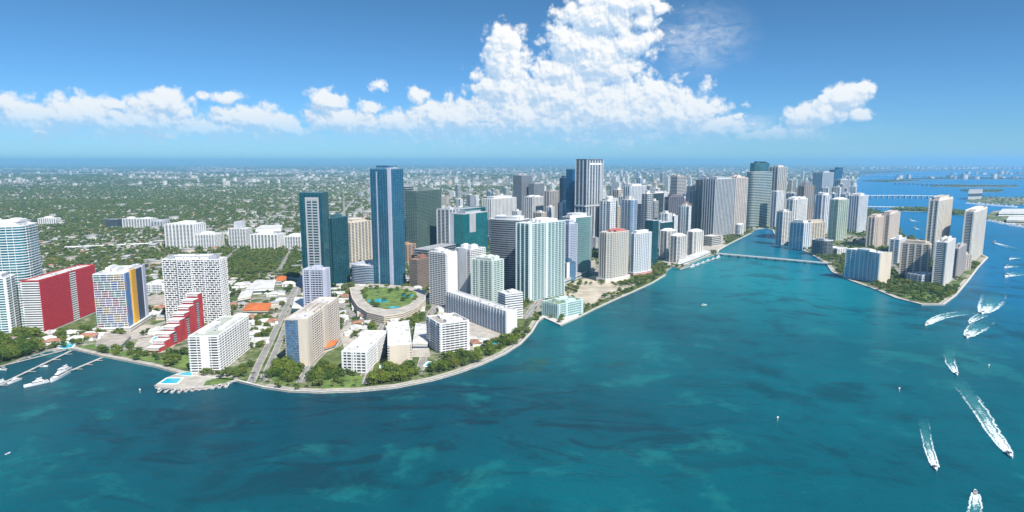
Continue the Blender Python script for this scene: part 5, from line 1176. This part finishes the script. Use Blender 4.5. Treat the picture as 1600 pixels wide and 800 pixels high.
def grid_pts(x0, x1, y0, y1, st):
    gx_, gy_ = np.meshgrid(np.arange(x0, x1, st), np.arange(y0, y1, st)); X = gx_.ravel() + rs.uniform(-st * .55, st * .55, gx_.size); Y = gy_.ravel() + rs.uniform(-st * .55, st * .55, gx_.size); return X, Y
BARE = [[(905, 452), (930, 445), (975, 452), (955, 462), (925, 474), (904, 483), (893, 470)], [(1098, 366), (1128, 366), (1135, 384), (1062, 418), (1028, 412)], [(206, 548), (218, 530), (258, 525), (275, 540), (262, 552)], [(690, 480), (800, 500), (790, 520), (735, 560), (668, 520)]]
def clean(X, Y, pad=2, cd_=4):
    px, py = pixn(X, Y); ok = onland(X, Y) & (px > -60) & (px < 1640); X, Y = X[ok], Y[ok]; ok = footok(X, Y, pad); X, Y = X[ok], Y[ok]; ok = roadok(X, Y, 1.5) & (coast_dist(X, Y) > cd_); X, Y = X[ok], Y[ok]; px, py = pixn(X, Y)
    for b in BARE: k = ~inside(b, px, py); X, Y, px, py = X[k], Y[k], px[k], py[k]
    return X, Y, px, py
X, Y = grid_pts(-1300, 1500, 650, 1750, 8.5); X, Y, px, py = clean(X, Y, 1)
nz = np.sin(X * .021 + 2) + np.sin(Y * .017 + X * .006) + np.sin((X - Y) * .033); pk = inside(PARK, px, py)
east = px > 540
keep = pk | (rs.uniform(size=len(X)) < np.clip(.66 + .2 * nz - .14 * east, .12, .97)); X, Y = X[keep], Y[keep]
ta = np.array(TREES); keep = np.ones(len(X), bool)
for a, b in TREES: keep &= (X - a) ** 2 + (Y - b) ** 2 > 49
tree_mass('tree_canopy', X[keep], Y[keep], rs.uniform(.65, 1.25, keep.sum()), TN)
X, Y = grid_pts(-3600, 3000, 1700, 4200, 12); X, Y, px, py = clean(X, Y, 0)
nz = np.sin(X * .009 + 2) + np.sin(Y * .007 + X * .003) + np.sin((X - Y) * .013); ub = np.clip((px - 250) / 500, 0, 1)
keep = inside(PARK, px, py) | (rs.uniform(size=len(X)) < np.clip(.8 + .15 * nz - .5 * ub, .06, .97)); X, Y = X[keep], Y[keep]; tree_mass('tree_canopy', X, Y, rs.uniform(.8, 1.4, len(X)), TM)
X, Y = grid_pts(-10500, 6500, 4200, 12500, 34); px, py = pixn(X, Y); ok = onland(X, Y) & (px > -60) & (px < 1640); X, Y, px = X[ok], Y[ok], px[ok]
nz = np.sin(X * .003 + 2) + np.sin(Y * .0022 + X * .001); ub = np.clip((px - 250) / 500, 0, 1); keep = rs.uniform(size=len(X)) < np.clip(.72 + .2 * nz - .35 * ub, .08, .95); X, Y = X[keep], Y[keep]; tree_mass('distant_tree_canopy', X, Y, rs.uniform(1.3, 2.2, len(X)), TF)
Xs = []; Ys = []
for k in ('green_islet', 'wooded_causeway', 'low_island', 'bay_island', 'far_island', 'harbour_island'):
    p = np.array(gl(ISL[k])); n = 900; X = rs.uniform(p[:, 0].min(), p[:, 0].max(), n); Y = rs.uniform(p[:, 1].min(), p[:, 1].max(), n); ok = inside(p, X, Y); lim = 120 if k == 'harbour_island' else 500; Xs.append(X[ok][:lim]); Ys.append(Y[ok][:lim])
X = np.concatenate(Xs); Y = np.concatenate(Ys); tree_mass('island_tree_canopy', X, Y, rs.uniform(1.2, 2, len(X)), TF)

# --- cars on the waterfront streets
def car_proto(nm, mat):
    r = thing('car', nm + ' car on the waterfront streets', 'car', (0, 0, 0), 0, nm + ' cars on the streets'); m = MB(); m.frustum([(-2.2, -.9), (2.2, -.9), (2.2, .9), (-2.2, .9)], .3, [(-2.1, -.85), (2.0, -.85), (2.0, .85), (-2.1, .85)], .95); obj('body', m.mesh('body', [mat]), r)
    m = MB(); m.frustum([(-1.7, -.8), (1.0, -.8), (1.0, .8), (-1.7, .8)], .951, [(-1.2, -.65), (.4, -.65), (.4, .65), (-1.2, .65)], 1.5); obj('cabin', m.mesh('cabin', [G_DARK]), r)
    w_ = MB(); w_.box(0, 0, 0, .65, .22, .65); me = w_.mesh('wheel', [DARKM])
    for a in (-1.4, 1.4):
        for b in (-.85, .85): obj('wheel', me, r, (a, b, 0))
    return r
CP_ = [car_proto(a, b) for a, b in (('white', HULLW), ('silver', METAL), ('dark', NAVY), ('red', SEAT))]; cu = set()
near_roads = [(a, b, w_) for a, b, w_ in ROADS if math.hypot(*a) < 1500 and math.hypot(a[0] - b[0], a[1] - b[1]) > 12 and w_ > 6.5]
nc = 0
for a, b, wd in near_roads:
    a, b = Vector(a), Vector(b); L = (b - a).length; d = (b - a) / L; s = Vector((d.y, -d.x)); t = rnd.uniform(3, 15)
    while t < L and nc < 100:
        side = rnd.choice([-1, 1]); p = a + d * t + s * side * (wd - 2) * .5; c = rnd.choice(CP_); rz = heading_rot(d * (1 if side > 0 else -1)); zc = LZ + .3
        if c.name not in cu: cu.add(c.name); c.location = (p.x, p.y, zc); c.rotation_euler = (0, 0, rz)
        else: copy_thing(c, (p.x, p.y, zc), rz)
        nc += 1; t += rnd.uniform(9, 42)
for c in CP_:
    if c.name not in cu: print('unused car', c.name)
for k in range(4):
    if not pused[k]: print('unused mid', k)
    if not hu[k]: print('unused house', k)

# haze ------------------------------------------------------------------
def haze():
    m, q = new_mat('haze_air'); v = q.n('ShaderNodeVolumePrincipled', {'Color': (.33, .7, 1, 1), 'Density': 4.6e-5, 'Anisotropy': 0.1})
    o_ = q.n('ShaderNodeOutputMaterial'); q.t.links.new(v.outputs[0], o_.inputs['Volume'])
    b = MB(); b.prism([(-70000, -8000), (70000, -8000), (70000, 70000), (-70000, 70000)], -1.5, 420); o = obj('haze', b.mesh('haze', [m])); o['kind'] = 'stuff'
haze()
